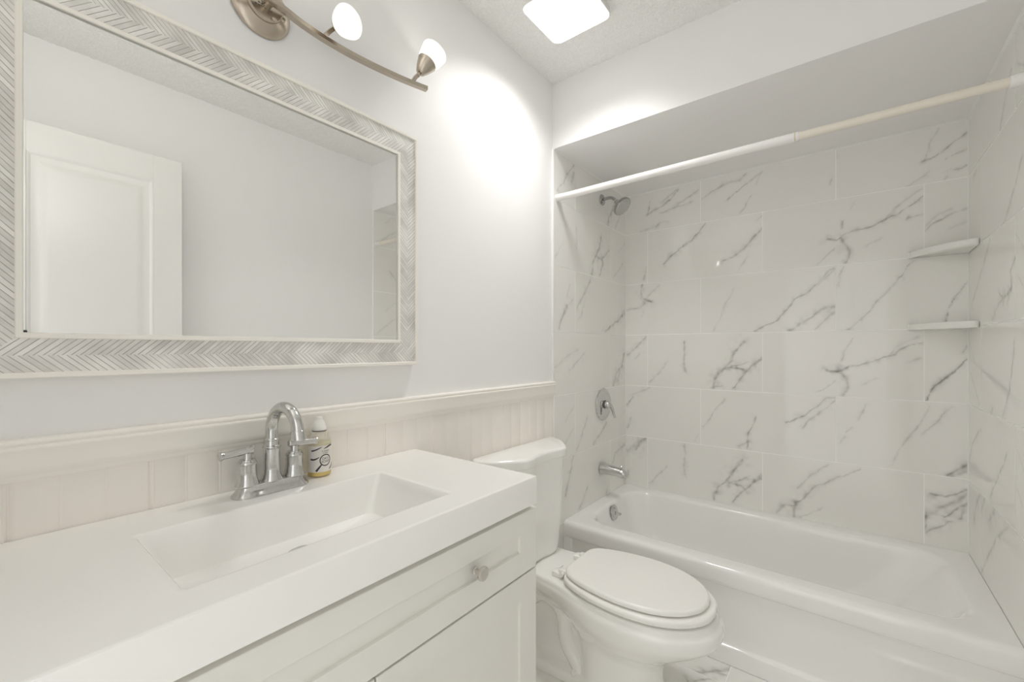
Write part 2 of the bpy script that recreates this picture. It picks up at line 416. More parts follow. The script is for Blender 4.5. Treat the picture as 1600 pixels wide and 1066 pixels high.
# ------------------------------------------------------------------ marble-look tile walls and floor
VEINS = {
 'back': [
  ([(0.338,2.151),(0.288,2.099),(0.237,2.071),(0.165,2.047),(0.148,2.037)],0.0051,0.6),
  ([(0.319,2.149),(0.237,2.091)],0.0051,0.4),
  ([(0.445,2.12),(0.386,2.09),(0.332,2.064)],0.0097,0.35),
  ([(0.41,2.06),(0.313,2.043),(0.225,2.029)],0.0062,0.3),
  ([(0.276,1.972),(0.225,1.971),(0.205,1.942)],0.0051,0.4),
  ([(0.225,1.958),(0.105,1.939)],0.0108,0.2),
  ([(0.165,2.112),(0.152,2.036)],0.0053,0.5),
  ([(0.755,2.139),(0.695,2.103),(0.633,2.06),(0.59,2.034)],0.0044,0.6),
  ([(0.755,2.139),(0.735,2.082)],0.0042,0.4),
  ([(0.685,2.154),(0.654,2.124),(0.569,2.115),(0.513,2.092),(0.462,2.061)],0.0102,0.3),
  ([(0.574,2.123),(0.558,2.112)],0.0057,0.5),
  ([(0.71,2.031),(0.68,1.98),(0.654,1.945)],0.0044,0.4),
  ([(1.069,2.162),(1.063,2.138)],0.0056,0.4),
  ([(1.053,2.037),(1.046,2.013)],0.0055,0.5),
  ([(1.501,2.119),(1.466,2.089),(1.428,2.055),(1.388,2.038),(1.368,2.032)],0.0047,0.75),
  ([(1.418,2.159),(1.401,2.127),(1.385,2.086),(1.373,2.038)],0.004,0.45),
  ([(1.501,2.047),(1.466,2.035),(1.438,2.022)],0.0038,0.45),
  ([(1.501,1.985),(1.482,1.972),(1.454,1.975),(1.431,1.97)],0.0038,0.5),
  ([(1.444,1.952),(1.431,1.935)],0.0038,0.5),
  ([(1.388,1.982),(1.347,1.955),(1.313,1.935)],0.0071,0.3),
  ([(0.48,1.924),(0.451,1.881),(0.41,1.838),(0.338,1.799),(0.288,1.762),(0.25,1.722)],0.0086,0.65),
  ([(0.763,1.915),(0.735,1.889)],0.0052,0.3),
  ([(0.763,1.856),(0.725,1.811),(0.674,1.75),(0.622,1.717),(0.574,1.7)],0.0097,0.6),
  ([(0.695,1.713),(0.643,1.639)],0.0044,0.3),
  ([(1.365,1.913),(1.32,1.881),(1.277,1.847),(1.244,1.805)],0.0098,0.3),
  ([(1.365,1.88),(1.327,1.846),(1.277,1.818),(1.241,1.805),(1.203,1.783),(1.165,1.775),(1.126,1.771),(1.086,1.753)],0.006,0.65),
  ([(1.036,1.745),(1.065,1.735),(1.082,1.743)],0.0109,0.7),
  ([(1.094,1.823),(1.086,1.788)],0.0054,0.45),
  ([(1.134,1.906),(1.118,1.869)],0.0045,0.2),
  ([(1.082,1.743),(1.11,1.698),(1.114,1.657),(1.098,1.622)],0.0109,0.55),
  ([(1.061,1.695),(1.028,1.663),(0.994,1.631)],0.0037,0.35),
  ([(1.365,1.801),(1.32,1.791)],0.0049,0.35),
  ([(1.323,1.799),(1.313,1.787)],0.0057,0.5),
  ([(1.233,1.719),(1.173,1.689)],0.0053,0.2),
  ([(1.501,1.801),(1.466,1.79),(1.434,1.778),(1.401,1.757),(1.375,1.729)],0.0047,0.5),
  ([(1.454,1.811),(1.415,1.791),(1.381,1.751)],0.0063,0.3),
  ([(1.501,1.748),(1.441,1.722)],0.0046,0.2),
  ([(0.145,1.721),(0.125,1.644)],0.0053,0.3),
  ([(0.118,1.612),(0.105,1.567),(0.125,1.525),(0.172,1.502)],0.0108,0.55),
  ([(0.021,1.458),(0.105,1.474),(0.132,1.498)],0.0067,0.4),
  ([(0.225,1.596),(0.145,1.53)],0.0066,0.25),
  ([(0.172,1.501),(0.132,1.525)],0.0108,0.6),
  ([(0.132,1.459),(0.118,1.42)],0.0054,0.3),
  ([(0.622,1.536),(0.58,1.445),(0.525,1.316)],0.0057,0.2),
  ([(1.063,1.606),(1.036,1.594),(0.994,1.536),(0.951,1.497),(0.906,1.469),(0.869,1.417),(0.823,1.364),(0.775,1.344),(0.725,1.311)],0.0069,0.6),
  ([(1.061,1.6),(0.994,1.525)],0.0075,0.3),
  ([(1.063,1.426),(1.011,1.409),(0.968,1.369),(0.924,1.344),(0.879,1.31)],0.0153,0.45),
  ([(1.061,1.395),(0.985,1.315)],0.0132,0.35),
  ([(1.092,1.608),(1.082,1.569),(1.071,1.518)],0.0046,0.35),
  ([(1.334,1.608),(1.298,1.536),(1.255,1.482),(1.218,1.436),(1.188,1.389),(1.142,1.341),(1.11,1.306)],0.0061,0.45),
  ([(1.503,1.501),(1.473,1.446),(1.447,1.393),(1.438,1.329)],0.0046,0.6),
  ([(0.139,1.29),(0.091,1.237),(0.024,1.183)],0.0108,0.4),
  ([(0.105,1.197),(0.077,1.157)],0.0081,0.3),
  ([(0.365,1.261),(0.372,1.186),(0.365,1.149),(0.374,1.087)],0.0099,0.45),
  ([(0.276,1.147),(0.225,1.082),(0.159,1.014)],0.0077,0.3),
  ([(0.669,1.252),(0.633,1.206),(0.612,1.153),(0.58,1.117),(0.552,1.092),(0.53,1.05),(0.525,1.002)],0.017,0.55),
  ([(0.601,1.117),(0.654,1.113),(0.685,1.097)],0.01,0.7),
  ([(0.612,1.124),(0.674,1.137),(0.705,1.155)],0.0065,0.5),
  ([(0.761,1.167),(0.715,1.132),(0.685,1.097),(0.654,1.049),(0.622,1.004)],0.0097,0.6),
  ([(0.761,1.178),(0.725,1.143)],0.0151,0.35),
  ([(0.525,1.002),(0.569,1.016)],0.0057,0.5),
  ([(1.363,1.25),(1.32,1.232),(1.277,1.193),(1.241,1.183),(1.211,1.168),(1.165,1.147),(1.126,1.141),(1.086,1.11)],0.0061,0.6),
  ([(1.354,1.274),(1.298,1.241),(1.255,1.188)],0.0098,0.25),
  ([(1.032,1.116),(1.061,1.109),(1.082,1.115)],0.0109,0.75),
  ([(1.134,1.268),(1.094,1.202),(1.086,1.161)],0.0045,0.4),
  ([(1.082,1.105),(1.102,1.08),(1.11,1.039),(1.094,0.998)],0.0118,0.5),
  ([(1.069,1.068),(1.036,1.035),(0.994,1.007)],0.0037,0.35),
  ([(1.361,1.175),(1.32,1.16)],0.0057,0.4),
  ([(1.218,1.085),(1.165,1.052)],0.0052,0.25),
  ([(1.501,1.231),(1.488,1.204)],0.0074,0.4),
  ([(1.502,1.177),(1.473,1.141),(1.434,1.094),(1.401,1.06),(1.385,1.022),(1.377,0.992)],0.0072,0.85),
  ([(0.165,0.985),(0.105,0.951),(0.049,0.934)],0.0093,0.25),
  ([(0.063,0.922),(0.035,0.879),(0.024,0.865)],0.0083,0.5),
  ([(0.049,0.793),(0.028,0.723)],0.0111,0.3),
  ([(0.58,0.94),(0.536,0.888),(0.502,0.825),(0.466,0.779)],0.0058,0.4),
  ([(0.73,0.86),(0.715,0.813),(0.695,0.765),(0.69,0.693)],0.0086,0.55),
  ([(0.695,0.73),(0.649,0.695)],0.0111,0.35),
  ([(0.445,0.734),(0.422,0.694)],0.0047,0.2),
  ([(1.061,0.985),(1.028,0.983),(0.994,0.938),(0.942,0.891),(0.865,0.842)],0.0085,0.65),
  ([(1.061,0.965),(1.011,0.919),(0.968,0.873),(0.933,0.826)],0.0077,0.4),
  ([(1.177,0.958),(1.157,0.912),(1.146,0.89)],0.0052,0.4),
  ([(1.122,0.848),(1.078,0.765)],0.0054,0.3),
  ([(1.388,0.971),(1.361,0.894),(1.32,0.823),(1.284,0.76),(1.266,0.698)],0.0049,0.35),
  ([(1.454,0.976),(1.421,0.918),(1.368,0.852)],0.0062,0.35),
  ([(1.502,0.739),(1.473,0.716),(1.441,0.681)],0.0088,0.75),
  ([(1.502,0.712),(1.454,0.683)],0.0153,0.4),
  ([(0.139,0.676),(0.105,0.639),(0.077,0.595)],0.0162,0.5),
  ([(0.132,0.669),(0.026,0.587)],0.0388,0.25),
  ([(0.025,0.452),(0.028,0.425)],0.0083,0.5),
  ([(0.365,0.668),(0.372,0.613),(0.365,0.549),(0.377,0.476)],0.0099,0.4),
  ([(0.263,0.519),(0.165,0.404)],0.0093,0.3),
  ([(0.669,0.623),(0.633,0.576),(0.612,0.532),(0.58,0.49),(0.547,0.454),(0.53,0.421),(0.525,0.384)],0.017,0.55),
  ([(0.601,0.488),(0.654,0.487),(0.68,0.469)],0.0099,0.7),
  ([(0.612,0.496),(0.674,0.52),(0.705,0.543)],0.0065,0.5),
  ([(0.761,0.542),(0.715,0.511),(0.68,0.469),(0.643,0.427),(0.622,0.393)],0.0099,0.6),
  ([(0.761,0.559),(0.725,0.524)],0.0149,0.35),
  ([(1.036,0.661),(0.968,0.597),(0.915,0.522)],0.0096,0.3),
  ([(1.157,0.661),(1.094,0.615),(0.994,0.554)],0.0054,0.4),
  ([(0.985,0.547),(0.942,0.485),(0.906,0.45),(0.897,0.421),(0.897,0.383)],0.0119,0.55),
  ([(0.906,0.445),(0.851,0.416),(0.823,0.388)],0.0144,0.5),
  ([(1.011,0.447),(0.959,0.404),(0.924,0.384)],0.0068,0.3),
  ([(1.502,0.636),(1.473,0.617),(1.434,0.592),(1.388,0.594)],0.0063,0.7),
  ([(1.502,0.618),(1.454,0.567),(1.415,0.54),(1.376,0.494)],0.0235,0.42),
  ([(1.502,0.582),(1.473,0.553),(1.447,0.515),(1.434,0.499)],0.0069,0.75),
  ([(1.488,0.534),(1.479,0.51)],0.0074,0.6),
  ([(1.441,0.505),(1.408,0.511)],0.0055,0.45),
  ([(1.454,0.494),(1.415,0.457),(1.378,0.424)],0.0094,0.4),
  ([(1.376,0.512),(1.375,0.447)],0.0078,0.6),
 ],
 'left': [
  ([(0.185,2.158),(0.114,2.085),(0.083,2.035),(0.023,1.978)],0.0077,0.5),
  ([(0.185,2.116),(0.161,2.059)],0.0206,0.3),
  ([(0.21,1.857),(0.218,1.776),(0.21,1.732)],0.006,0.3),
  ([(0.485,1.847),(0.465,1.788),(0.435,1.737),(0.388,1.685),(0.378,1.626)],0.0173,0.5),
  ([(0.589,1.792),(0.505,1.731),(0.515,1.705),(0.475,1.635)],0.0139,0.45),
  ([(0.445,1.73),(0.505,1.726)],0.0111,0.5),
  ([(0.677,2.09),(0.632,2.03),(0.589,1.982),(0.578,1.937)],0.0201,0.45),
  ([(0.735,2.026),(0.677,1.944)],0.0074,0.4),
  ([(0.083,1.741),(0.023,1.675),(-0.005,1.639)],0.0053,0.2),
  ([(0.369,1.607),(0.314,1.526),(0.218,1.436)],0.0124,0.4),
  ([(0.287,1.446),(0.261,1.385)],0.0074,0.2),
  ([(0.145,1.541),(0.114,1.473)],0.0068,0.25),
  ([(0.182,1.467),(0.114,1.432),(0.068,1.365)],0.009,0.35),
  ([(0.807,1.457),(0.747,1.403)],0.0107,0.5),
  ([(0.12,1.427),(0.06,1.361),(0.041,1.314)],0.0112,0.4),
  ([(0.815,1.441),(0.713,1.389),(0.541,1.32)],0.0138,0.5),
  ([(0.269,1.416),(0.229,1.37)],0.0078,0.2),
  ([(0.292,1.194),(0.203,1.141),(0.14,1.106)],0.0092,0.3),
  ([(0.225,1.217),(0.08,1.165),(0.003,1.127)],0.0113,0.2),
  ([(0.806,1.19),(0.774,1.113),(0.698,1.077),(0.648,1.004)],0.0193,0.45),
  ([(0.743,1.075),(0.713,1.025)],0.0276,0.3),
  ([(0.555,0.791),(0.488,0.74),(0.399,0.696)],0.014,0.35),
  ([(0.327,0.844),(0.247,0.734),(0.214,0.696)],0.0093,0.3),
  ([(0.182,0.675),(0.14,0.562),(0.099,0.488)],0.0105,0.45),
  ([(0.815,0.617),(0.683,0.596),(0.645,0.541)],0.0117,0.5),
  ([(0.327,0.472),(0.281,0.417),(0.236,0.385)],0.0127,0.35),
  ([(0.569,0.41),(0.555,0.383)],0.0111,0.4),
 ],
 'right': [
  ([(0.236,2.071),(0.299,2.02),(0.368,1.933)],0.0087,0.35),
  ([(0.689,1.912),(0.75,1.904)],0.0104,0.4),
  ([(0.143,1.767),(0.2,1.708),(0.261,1.66),(0.326,1.615)],0.0093,0.4),
  ([(0.49,1.602),(0.576,1.531),(0.689,1.455),(0.771,1.397)],0.01,0.35),
  ([(0.195,1.493),(0.248,1.457),(0.236,1.404),(0.326,1.384),(0.383,1.405)],0.0095,0.45),
  ([(0.273,1.393),(0.383,1.365),(0.458,1.321)],0.0126,0.45),
  ([(0.236,1.404),(0.286,1.357)],0.0113,0.4),
  ([(0.207,1.24),(0.254,1.097),(0.329,1.001)],0.0103,0.4),
  ([(0.454,1.018),(0.483,0.987)],0.0102,0.4),
  ([(0.633,0.916),(0.763,0.835),(0.832,0.745)],0.01,0.4),
  ([(0.287,0.884),(0.395,0.784),(0.496,0.695)],0.0095,0.4),
  ([(0.633,0.669),(0.709,0.6),(0.736,0.53)],0.0195,0.35),
  ([(0.434,0.669),(0.518,0.6)],0.0273,0.3),
  ([(0.562,0.676),(0.658,0.567)],0.0143,0.3),
  ([(0.271,0.664),(0.414,0.58),(0.518,0.477),(0.609,0.379)],0.0117,0.4),
 ],
 'floor': [
  ([(0.802,0.121),(0.723,0.018),(0.649,-0.049),(0.623,-0.101)],0.0193,0.5),
  ([(0.788,0.021),(0.709,-0.034),(0.669,-0.081)],0.016,0.55),
  ([(0.683,-0.005),(0.756,0.019)],0.0137,0.4),
  ([(0.635,-0.08),(0.652,-0.101)],0.0158,0.5),
 ],
}


def seg_dist(px, py, poly):
    best = np.full(px.shape, 1e9)
    for (x0, y0), (x1, y1) in zip(poly[:-1], poly[1:]):
        dx, dy = x1 - x0, y1 - y0
        t = np.clip(((px - x0) * dx + (py - y0) * dy) / (dx * dx + dy * dy + 1e-12), 0, 1)
        best = np.minimum(best, np.hypot(px - x0 - t * dx, py - y0 - t * dy))
    return best

def vein_field(A, B, strokes, seed):
    """how dark the printed veins are at each point of one tile"""
    keep = np.zeros_like(A)
    wob = 0.009
    wa = A + wob * (vnoise(A * 28, B * 28, seed) - 0.5) + 0.004 * (vnoise(A * 110, B * 110, seed + 1) - 0.5)
    wb = B + wob * (vnoise(A * 28 + 50, B * 28 + 50, seed + 2) - 0.5) + 0.004 * (vnoise(A * 110 + 9, B * 110 + 9, seed + 3) - 0.5)
    grain = 0.30 + 1.0 * vnoise(A * 75, B * 75, seed + 4)
    for poly, w, d in strokes:
        dist = seg_dist(wa, wb, poly)
        wl = w * (0.30 + 0.85 * vnoise(A * 40 + 7, B * 40 + 7, seed + 5))
        core = np.exp(-(dist / (wl * 0.55)) ** 2)
        halo = np.exp(-(dist / (wl * 2.4)) ** 2) * (0.05 + 0.55 * vnoise(A * 55 + 21, B * 55 + 3, seed + 6) ** 2)
        v = np.clip(0.85 * d * (core * grain + halo), 0, 1)
        keep = 1 - (1 - keep) * (1 - v)
    return np.clip(keep, 0, 0.95)

# faint wisps of the print for tiles the photo does not show
WISP = [([(0.03, 0.02), (0.12, 0.09), (0.18, 0.13)], 0.006, 0.35), ([(0.30, 0.05), (0.38, 0.14), (0.47, 0.21), (0.56, 0.29)], 0.007, 0.45),
        ([(0.42, 0.02), (0.50, 0.08)], 0.009, 0.3), ([(0.1, 0.18), (0.2, 0.26)], 0.005, 0.25)]

def tile_surface(name, rows, place, depth, strokes, seed, step=0.0046, gap=0.0018, backing=None, kind='structure'):
    """rows: (b0, b1, [a0, a1, ...joints]); place(a, b, h) -> xyz with h = height above the grout bed"""
    Vs = []; Fs = []; attr = []; mats = []; k = 0; tn = 0
    for b0, b1, joints in rows:
        for a0, a1 in zip(joints[:-1], joints[1:]):
            tn += 1
            A0, A1, B0, B1 = a0 + gap, a1 - gap, b0 + gap, b1 - gap
            na = max(2, int((A1 - A0) / step) + 1); nb = max(2, int((B1 - B0) / step) + 1)
            xa = np.r_[A0, np.linspace(A0, A1, na), A1]; xb = np.r_[B0, np.linspace(B0, B1, nb), B1]
            X, Y = np.meshgrid(xa, xb, indexing='ij')
            H = np.full(X.shape, depth); H[0, :] = H[-1, :] = 0; H[:, 0] = H[:, -1] = 0
            mine = []
            for poly, w, d in strokes:
                mx = np.mean([p[0] for p in poly]); my = np.mean([p[1] for p in poly])
                if a0 <= mx <= a1 and b0 <= my <= b1: mine.append((poly, w, d))
            if not mine:
                mine = [([(a0 + p[0], b0 + p[1]) for p in pl], w, d * 0.8) for pl, w, d in WISP]
            f = vein_field(X, Y, mine, seed + tn * 11)
            Vs.append(place(X, Y, H).reshape(-1, 3)); attr.append(f.ravel())
            n1, n2 = X.shape
            a = (np.arange(n1 - 1)[:, None] * n2 + np.arange(n2 - 1)[None, :]).ravel() + k
            Fs.append(np.stack([a, a + n2, a + n2 + 1, a + 1], 1)); k += n1 * n2
    V = np.vstack(Vs); F = np.vstack(Fs); A = np.concatenate(attr)
    bx = MB(); bx.box(*backing)
    nF = len(F)
    verts = np.vstack([V, np.array(bx.v)])
    faces = [tuple(map(int, q)) for q in F] + [tuple(i + len(V) for i in q) for q in bx.f]
    me = bpy.data.meshes.new(name)
    me.from_pydata(verts.tolist(), [], faces)
    me.materials.append(M['marble']); me.materials.append(M['grout'])
    me.polygons.foreach_set('material_index', [0] * nF + [1] * len(bx.f))
    at = me.attributes.new('vein', 'FLOAT', 'POINT')
    at.data.foreach_set('value', np.r_[A, np.zeros(len(bx.v))].astype(np.float32))
    me.update()
    o = bpy.data.objects.new(name, me); link(o)
    o['kind'] = kind
    return o

Z = [0.02] + [ROW0 + PITCH * k for k in (-2, -1, 0, 1, 2, 3)] + [ZS]
T = 0.61
XO = 0.1503
JA = [XL, XO, XO + T, XO + 2 * T, XT]; JB = [XL, XO + T / 2, XO + 1.5 * T, XT]
rows = []
for i in range(7):
    rows.append((Z[i], Z[i + 1], JA if i % 2 else JB))
tile_surface('wall_tub_back', rows, lambda a, b, h: np.stack([a, YB + 0.0015 - h, b], -1), 0.0015, VEINS['back'], 100,
             backing=(-0.12, XR + 0.12, YB + 0.0012, YB + 0.12, -0.1, ZS))
rows = []
for i in range(7):
    rows.append((Z[i], Z[i + 1], [0.0, 0.613, YB] if i % 2 else [0.0, 0.20, YB]))
tile_surface('wall_tub_left', rows, lambda a, b, h: np.stack([XL - 0.0015 + h, a, b], -1), 0.0015, VEINS['left'], 300,
             backing=(-0.12, XL - 0.0012, 0.0, YB + 0.0012, -0.1, ZS))
rows = []
for i in range(7):
    rows.append((Z[i], Z[i + 1], [0.0, 0.623, YB] if i % 2 else [0.0, 0.20, YB]))
tile_surface('wall_tub_right', rows, lambda a, b, h: np.stack([XT + 0.0015 - h, a, b], -1), 0.0015, VEINS['right'], 500,
             backing=(XT + 0.0012, XR + 0.12, 0.0, YB + 0.0012, -0.1, ZS))
rows = []
yb = [YF, -1.866, -1.561, -1.256, -0.951, -0.646, -0.341, -0.0313, 0.083]
for i in range(8):
    xo = 0.15 if i % 2 else 0.455
    rows.append((yb[i], yb[i + 1], [0.0] + ([xo] if xo > 0.05 else []) + [xo + 0.61, min(xo + 1.22, XR)] + ([XR] if xo + 1.22 < XR else [])))
def place_floor(a, b, h): return np.stack([a, b, -0.0015 + h], -1)
tile_surface('floor', rows, place_floor, 0.0015, VEINS['floor'], 700, step=0.0052,
             backing=(-0.12, XR + 0.12, YF - 0.1, YB + 0.12, -0.1, -0.0012))

# ------------------------------------------------------------------ mouldings
# chair rail along the vanity wall
rail = [(0, 0.992), (0.010, 0.992), (0.0125, 0.996), (0.0120, 1.0005), (0.0125, 1.002), (0.0155, 1.005), (0.0162, 1.014), (0.0172, 1.028),
        (0.0190, 1.040), (0.0208, 1.046), (0.0212, 1.049), (0.0205, 1.051), (0.0172, 1.0522), (0.0168, 1.0535), (0.0185, 1.0555), (0.0190, 1.059), (0.0172, 1.0625), (0.013, 1.064), (0, 1.064)]
structure(MB().profile(rail, YF, -0.0005, lambda a, p, q: (p, a, q)), 'trim_1', M['trim'], angle=50)
# beadboard below it: one sheet with vertical grooves, every third one wide
pts = [(0.0, 0.0), (0.008, 0.0)]
for i in range(1, 32):
    yy = -0.012 - 0.0621 * i
    if yy < YF + 0.01: break
    if i % 3 == 0:
        pts += [(0.008, yy + 0.0085), (0.0095, yy + 0.006), (0.008, yy + 0.0032), (0.0060, yy + 0.0015), (0.0060, yy + 0.0001), (0.008, yy - 0.0016), (0.0092, yy - 0.004), (0.008, yy - 0.0065)]
    else:
        pts += [(0.008, yy + 0.004), (0.0074, yy + 0.0022), (0.0074, yy + 0.0012), (0.0083, yy - 0.001), (0.0074, yy - 0.003), (0.0074, yy - 0.004), (0.008, yy - 0.0055)]
pts += [(0.008, YF), (0.0, YF)]
structure(MB().profile(pts, 0.0, 0.993, lambda a, p, q: (p, q, a)), 'trim_2', M['bead'], angle=25)
# white edge strip where the tub tiles begin
structure(MB().box(0.0, 0.012, -0.0105, 0.0015, 1.064, ZS - 0.001, 0.002).box(0.0085, 0.0135, -0.007, 0.0015, 0.0, 1.064, 0.0015), 'trim_3', M['whitetrim'], angle=30)
# caulked bead where the tub tiles meet the header
bead = MB()
q = 0.007
bead.profile([(0, 0), (q, 0), (0, -q)], 0.0, YB, lambda a, p, r: (XL + p, a, ZS + r))
bead.profile([(0, 0), (q, 0), (0, -q)], XL, XT, lambda a, p, r: (a, YB - p, ZS + r))
bead.profile([(0, 0), (q, 0), (0, -q)], 0.0, YB, lambda a, p, r: (XT - p, a, ZS + r))
bead.profile([(0, 0), (0.004, 0), (0, 0.004)], 0.37, ZS, lambda a, p, r: (XT - p, YB - r, a))
structure(bead, 'trim_5', M['whitetrim'])

# ------------------------------------------------------------------ door standing open against the right wall (seen in the mirror)
dx = 1.410
d = MB()
st, y0, y1, z0, z1 = 0.1075, -1.698, -1.10, 0.012, 2.100
panels = [(0.28, 0.83), (1.00, 1.985)]
for (pa, pb) in ((y0, y0 + st), (y1 - st, y1)): d.box(dx, dx + 0.035, pa, pb, z0, z1, 0.0015, 1)
for (pa, pb) in ((z0, 0.28), (0.83, 1.00), (1.985, z1)): d.box(dx, dx + 0.035, y0 + st, y1 - st, pa, pb, 0)
door = structure(d, 'door_1', M['door'], angle=30)
for pa, pb in panels:
    p = MB()
    ya, yb_ = y0 + st, y1 - st
    prof = [(0.000, 0.0), (0.002, 0.006), (0.007, 0.012), (0.0085, 0.018), (0.009, 0.030), (0.006, 0.040), (0.002, 0.052), (0.0015, 0.058)]
    rings = [[(dx + h, ya + i, pa + i), (dx + h, yb_ - i, pa + i), (dx + h, yb_ - i, pb - i), (dx + h, ya + i, pb - i)] for h, i in prof]
    rings += [[(dx + 0.033, ya + i, pa + i), (dx + 0.033, yb_ - i, pa + i), (dx + 0.033, yb_ - i, pb - i), (dx + 0.033, ya + i, pb - i)] for i in (0.058, 0.0)]
    p.loft(rings, False, False); p.add(rings[7], [(0, 1, 2, 3)]); p.add(rings[8], [(0, 1, 2, 3)])
    p.build('door_panel', M['door'], door, angle=20)
MB().lathe([(0.0, 0.0), (0.031, 0.0), (0.031, 0.004), (0.026, 0.008), (0.012, 0.011), (0.011, 0.028), (0.020, 0.034), (0.027, 0.044), (0.027, 0.055), (0.018, 0.063), (0.0, 0.065)],
           (dx, -1.16, 0.95), (-1, 0, 0), 28).build('door_knob', M['nickel'], door, label='brushed nickel door knob')
MB().box(dx - 0.016, dx, -1.602, -1.588, 1.272, 1.290, 0.004).box(dx - 0.016, dx - 0.006, -1.588, -1.580, 1.272, 1.281, 0.003).build('door_fitting', M['black'], door, label='small black fitting')  # small black fitting of uncertain kind, visible only in the mirror
MB().lathe([(0, 0), (0.006, 0), (0.006, 0.09), (0, 0.09)], (dx + 0.018, -1.7, 0.25), (0, 0, 1), 12).lathe([(0, 0), (0.006, 0), (0.006, 0.09), (0, 0.09)], (dx + 0.018, -1.7, 1.80), (0, 0, 1), 12).build('door_hinge', M['nickel'], door)

# ------------------------------------------------------------------ framed mirror
my0, my1, mz0, mz1 = -1.7495, -0.8334, 1.1675, 1.8935
mir = root('wall_mirror', (0.0, -1.2915, 1.5305), 'wide wall mirror in a whitewashed herringbone frame over the vanity', 'mirror')
fw = 0.078
def frame_ring(mb, prof, y0, y1, z0, z1):
    """prof: (distance in from the outer edge, distance from the wall)"""
    rings = [[(h, y0 + i, z0 + i), (h, y1 - i, z0 + i), (h, y1 - i, z1 - i), (h, y0 + i, z1 - i)] for i, h in prof]
    mb.loft(rings + [rings[0]], False, False)
    return mb
frame_ring(MB(), [(0, 0.001), (0, 0.026), (0.0015, 0.028), (0.0085, 0.028), (0.010, 0.0265), (0.010, 0.001)], my0, my1, mz0, mz1).build('outer_border', M['trim'], mir, label='cream outer lip of the frame')
frame_ring(MB(), [(0.068, 0.001), (0.068, 0.0245), (0.0695, 0.026), (0.0765, 0.026), (0.078, 0.0245), (0.078, 0.001)], my0, my1, mz0, mz1).build('inner_border', M['trim'], mir, label='cream inner lip of the frame')
hx = 0.0225
me = bpy.data.meshes.new('herringbone_panel')
a, b = 0.010, 0.068
out = [(hx, my0 + a, mz0 + a), (hx, my1 - a, mz0 + a), (hx, my1 - a, mz1 - a), (hx, my0 + a, mz1 - a)]
inn = [(hx, my0 + b, mz0 + b), (hx, my1 - b, mz0 + b), (hx, my1 - b, mz1 - b), (hx, my0 + b, mz1 - b)]
bk_o = [(0.001,) + p[1:] for p in out]; bk_i = [(0.001,) + p[1:] for p in inn]
vs = out + inn + bk_o + bk_i
fs = []
for i in range(4):
    j = (i + 1) % 4
    fs += [(i, j, 4 + j, 4 + i)]
for i in range(4):
    j = (i + 1) % 4
    fs += [(i + 8, i + 12, j + 12, j + 8), (i, i + 8, j + 8, j), (4 + i, 4 + j, 12 + j, 12 + i)]
me.from_pydata(vs, [], fs)
uvl = me.uv_layers.new(name='UVMap')
hw = (b - a) / 2
# bottom runs to the left, left runs up, top runs to the right, right runs down
for fi in range(4):
    pl = me.polygons[fi]
    for li in pl.loop_indices:
        vi = me.loops[li].vertex_index; x_, y_, z_ = vs[vi]
        u = (-y_, -z_, y_, z_)[fi]    # chevrons: bottom points left, right down, top right, left up
        uvl.data[li].uv = (u + 3.0, hw if vi < 4 else -hw)
me.materials.append(M['herringbone'])
hp = bpy.data.objects.new('herringbone_panel', me); link(hp); attach(hp, mir)
MB().box(0.002, 0.020, my0 + 0.076, my1 - 0.076, mz0 + 0.076, mz1 - 0.076).build('mirror_glass', M['mirror'], mir, angle=0)

# ------------------------------------------------------------------ vanity light bar
vl = root('vanity_light', (0.0, -1.293, 2.038), 'brushed nickel wavy bar light with frosted shades above the mirror', 'light fixture')
MB().lathe([(0.0, 0.0), (0.066, 0.0), (0.068, 0.003), (0.066, 0.007), (0.058, 0.014), (0.048, 0.019), (0.042, 0.021), (0.041, 0.0215), (0.041, 0.030), (0.039, 0.033), (0.0, 0.034)],
           (0.0005, -1.293, 2.038), (1, 0, 0), 64).build('canopy', M['nickel'], vl)
for yy, zz in ((-1.276, 2.006), (-1.256, 2.016)):
    MB().lathe([(0.0, 0), (0.005, 0), (0.006, 0.003), (0.004, 0.006), (0, 0.0065)], (0.0335, yy, zz), (1, 0, 0), 14).build('canopy_screw', M['nickel'], vl)
# printed sticker on the canopy: rows of fine print
stk = MB()
for r_ in range(6):
    for c_ in range(7):
        if (r_ * 7 + c_ * 3) % 5 == 0: continue
        stk.box(0.0342, 0.0346, -1.325 + c_ * 0.0068, -1.3205 + c_ * 0.0068, 2.020 + r_ * 0.006, 2.0222 + r_ * 0.006)
stk.build('printed_label', M['dark'], vl, angle=0, label='fine print on the canopy')
half = [(0.058, -1.293), (0.055, -1.268), (0.043, -1.215), (0.037, -1.157), (0.0365, -1.09), (0.043, -1.02), (0.056, -0.94), (0.070, -0.880), (0.080, -0.844)]
bar2 = [(2 * 0.058 - x, -2.586 - y) for x, y in reversed(half[1:])] + half
bar = catmull(bar2, 8)
bz0, bz1 = 2.0225, 2.0345
bb = MB(); rings = []
for i, (x, y) in enumerate(bar):
    p0, p1 = bar[max(i - 1, 0)], bar[min(i + 1, len(bar) - 1)]
    tx, ty = p1[0] - p0[0], p1[1] - p0[1]; l = math.hypot(tx, ty); nx, ny = ty / l, -tx / l
    w = 0.0085
    rings.append([(x + nx * w, y + ny * w, bz0 + 0.001), (x + nx * (w - 0.001), y + ny * (w - 0.001), bz0), (x - nx * (w - 0.001), y - ny * (w - 0.001), bz0), (x - nx * w, y - ny * w, bz0 + 0.001),
                  (x - nx * w, y - ny * w, bz1 - 0.001), (x - nx * (w - 0.001), y - ny * (w - 0.001), bz1), (x + nx * (w - 0.001), y + ny * (w - 0.001), bz1), (x + nx * w, y + ny * w, bz1 - 0.001)])
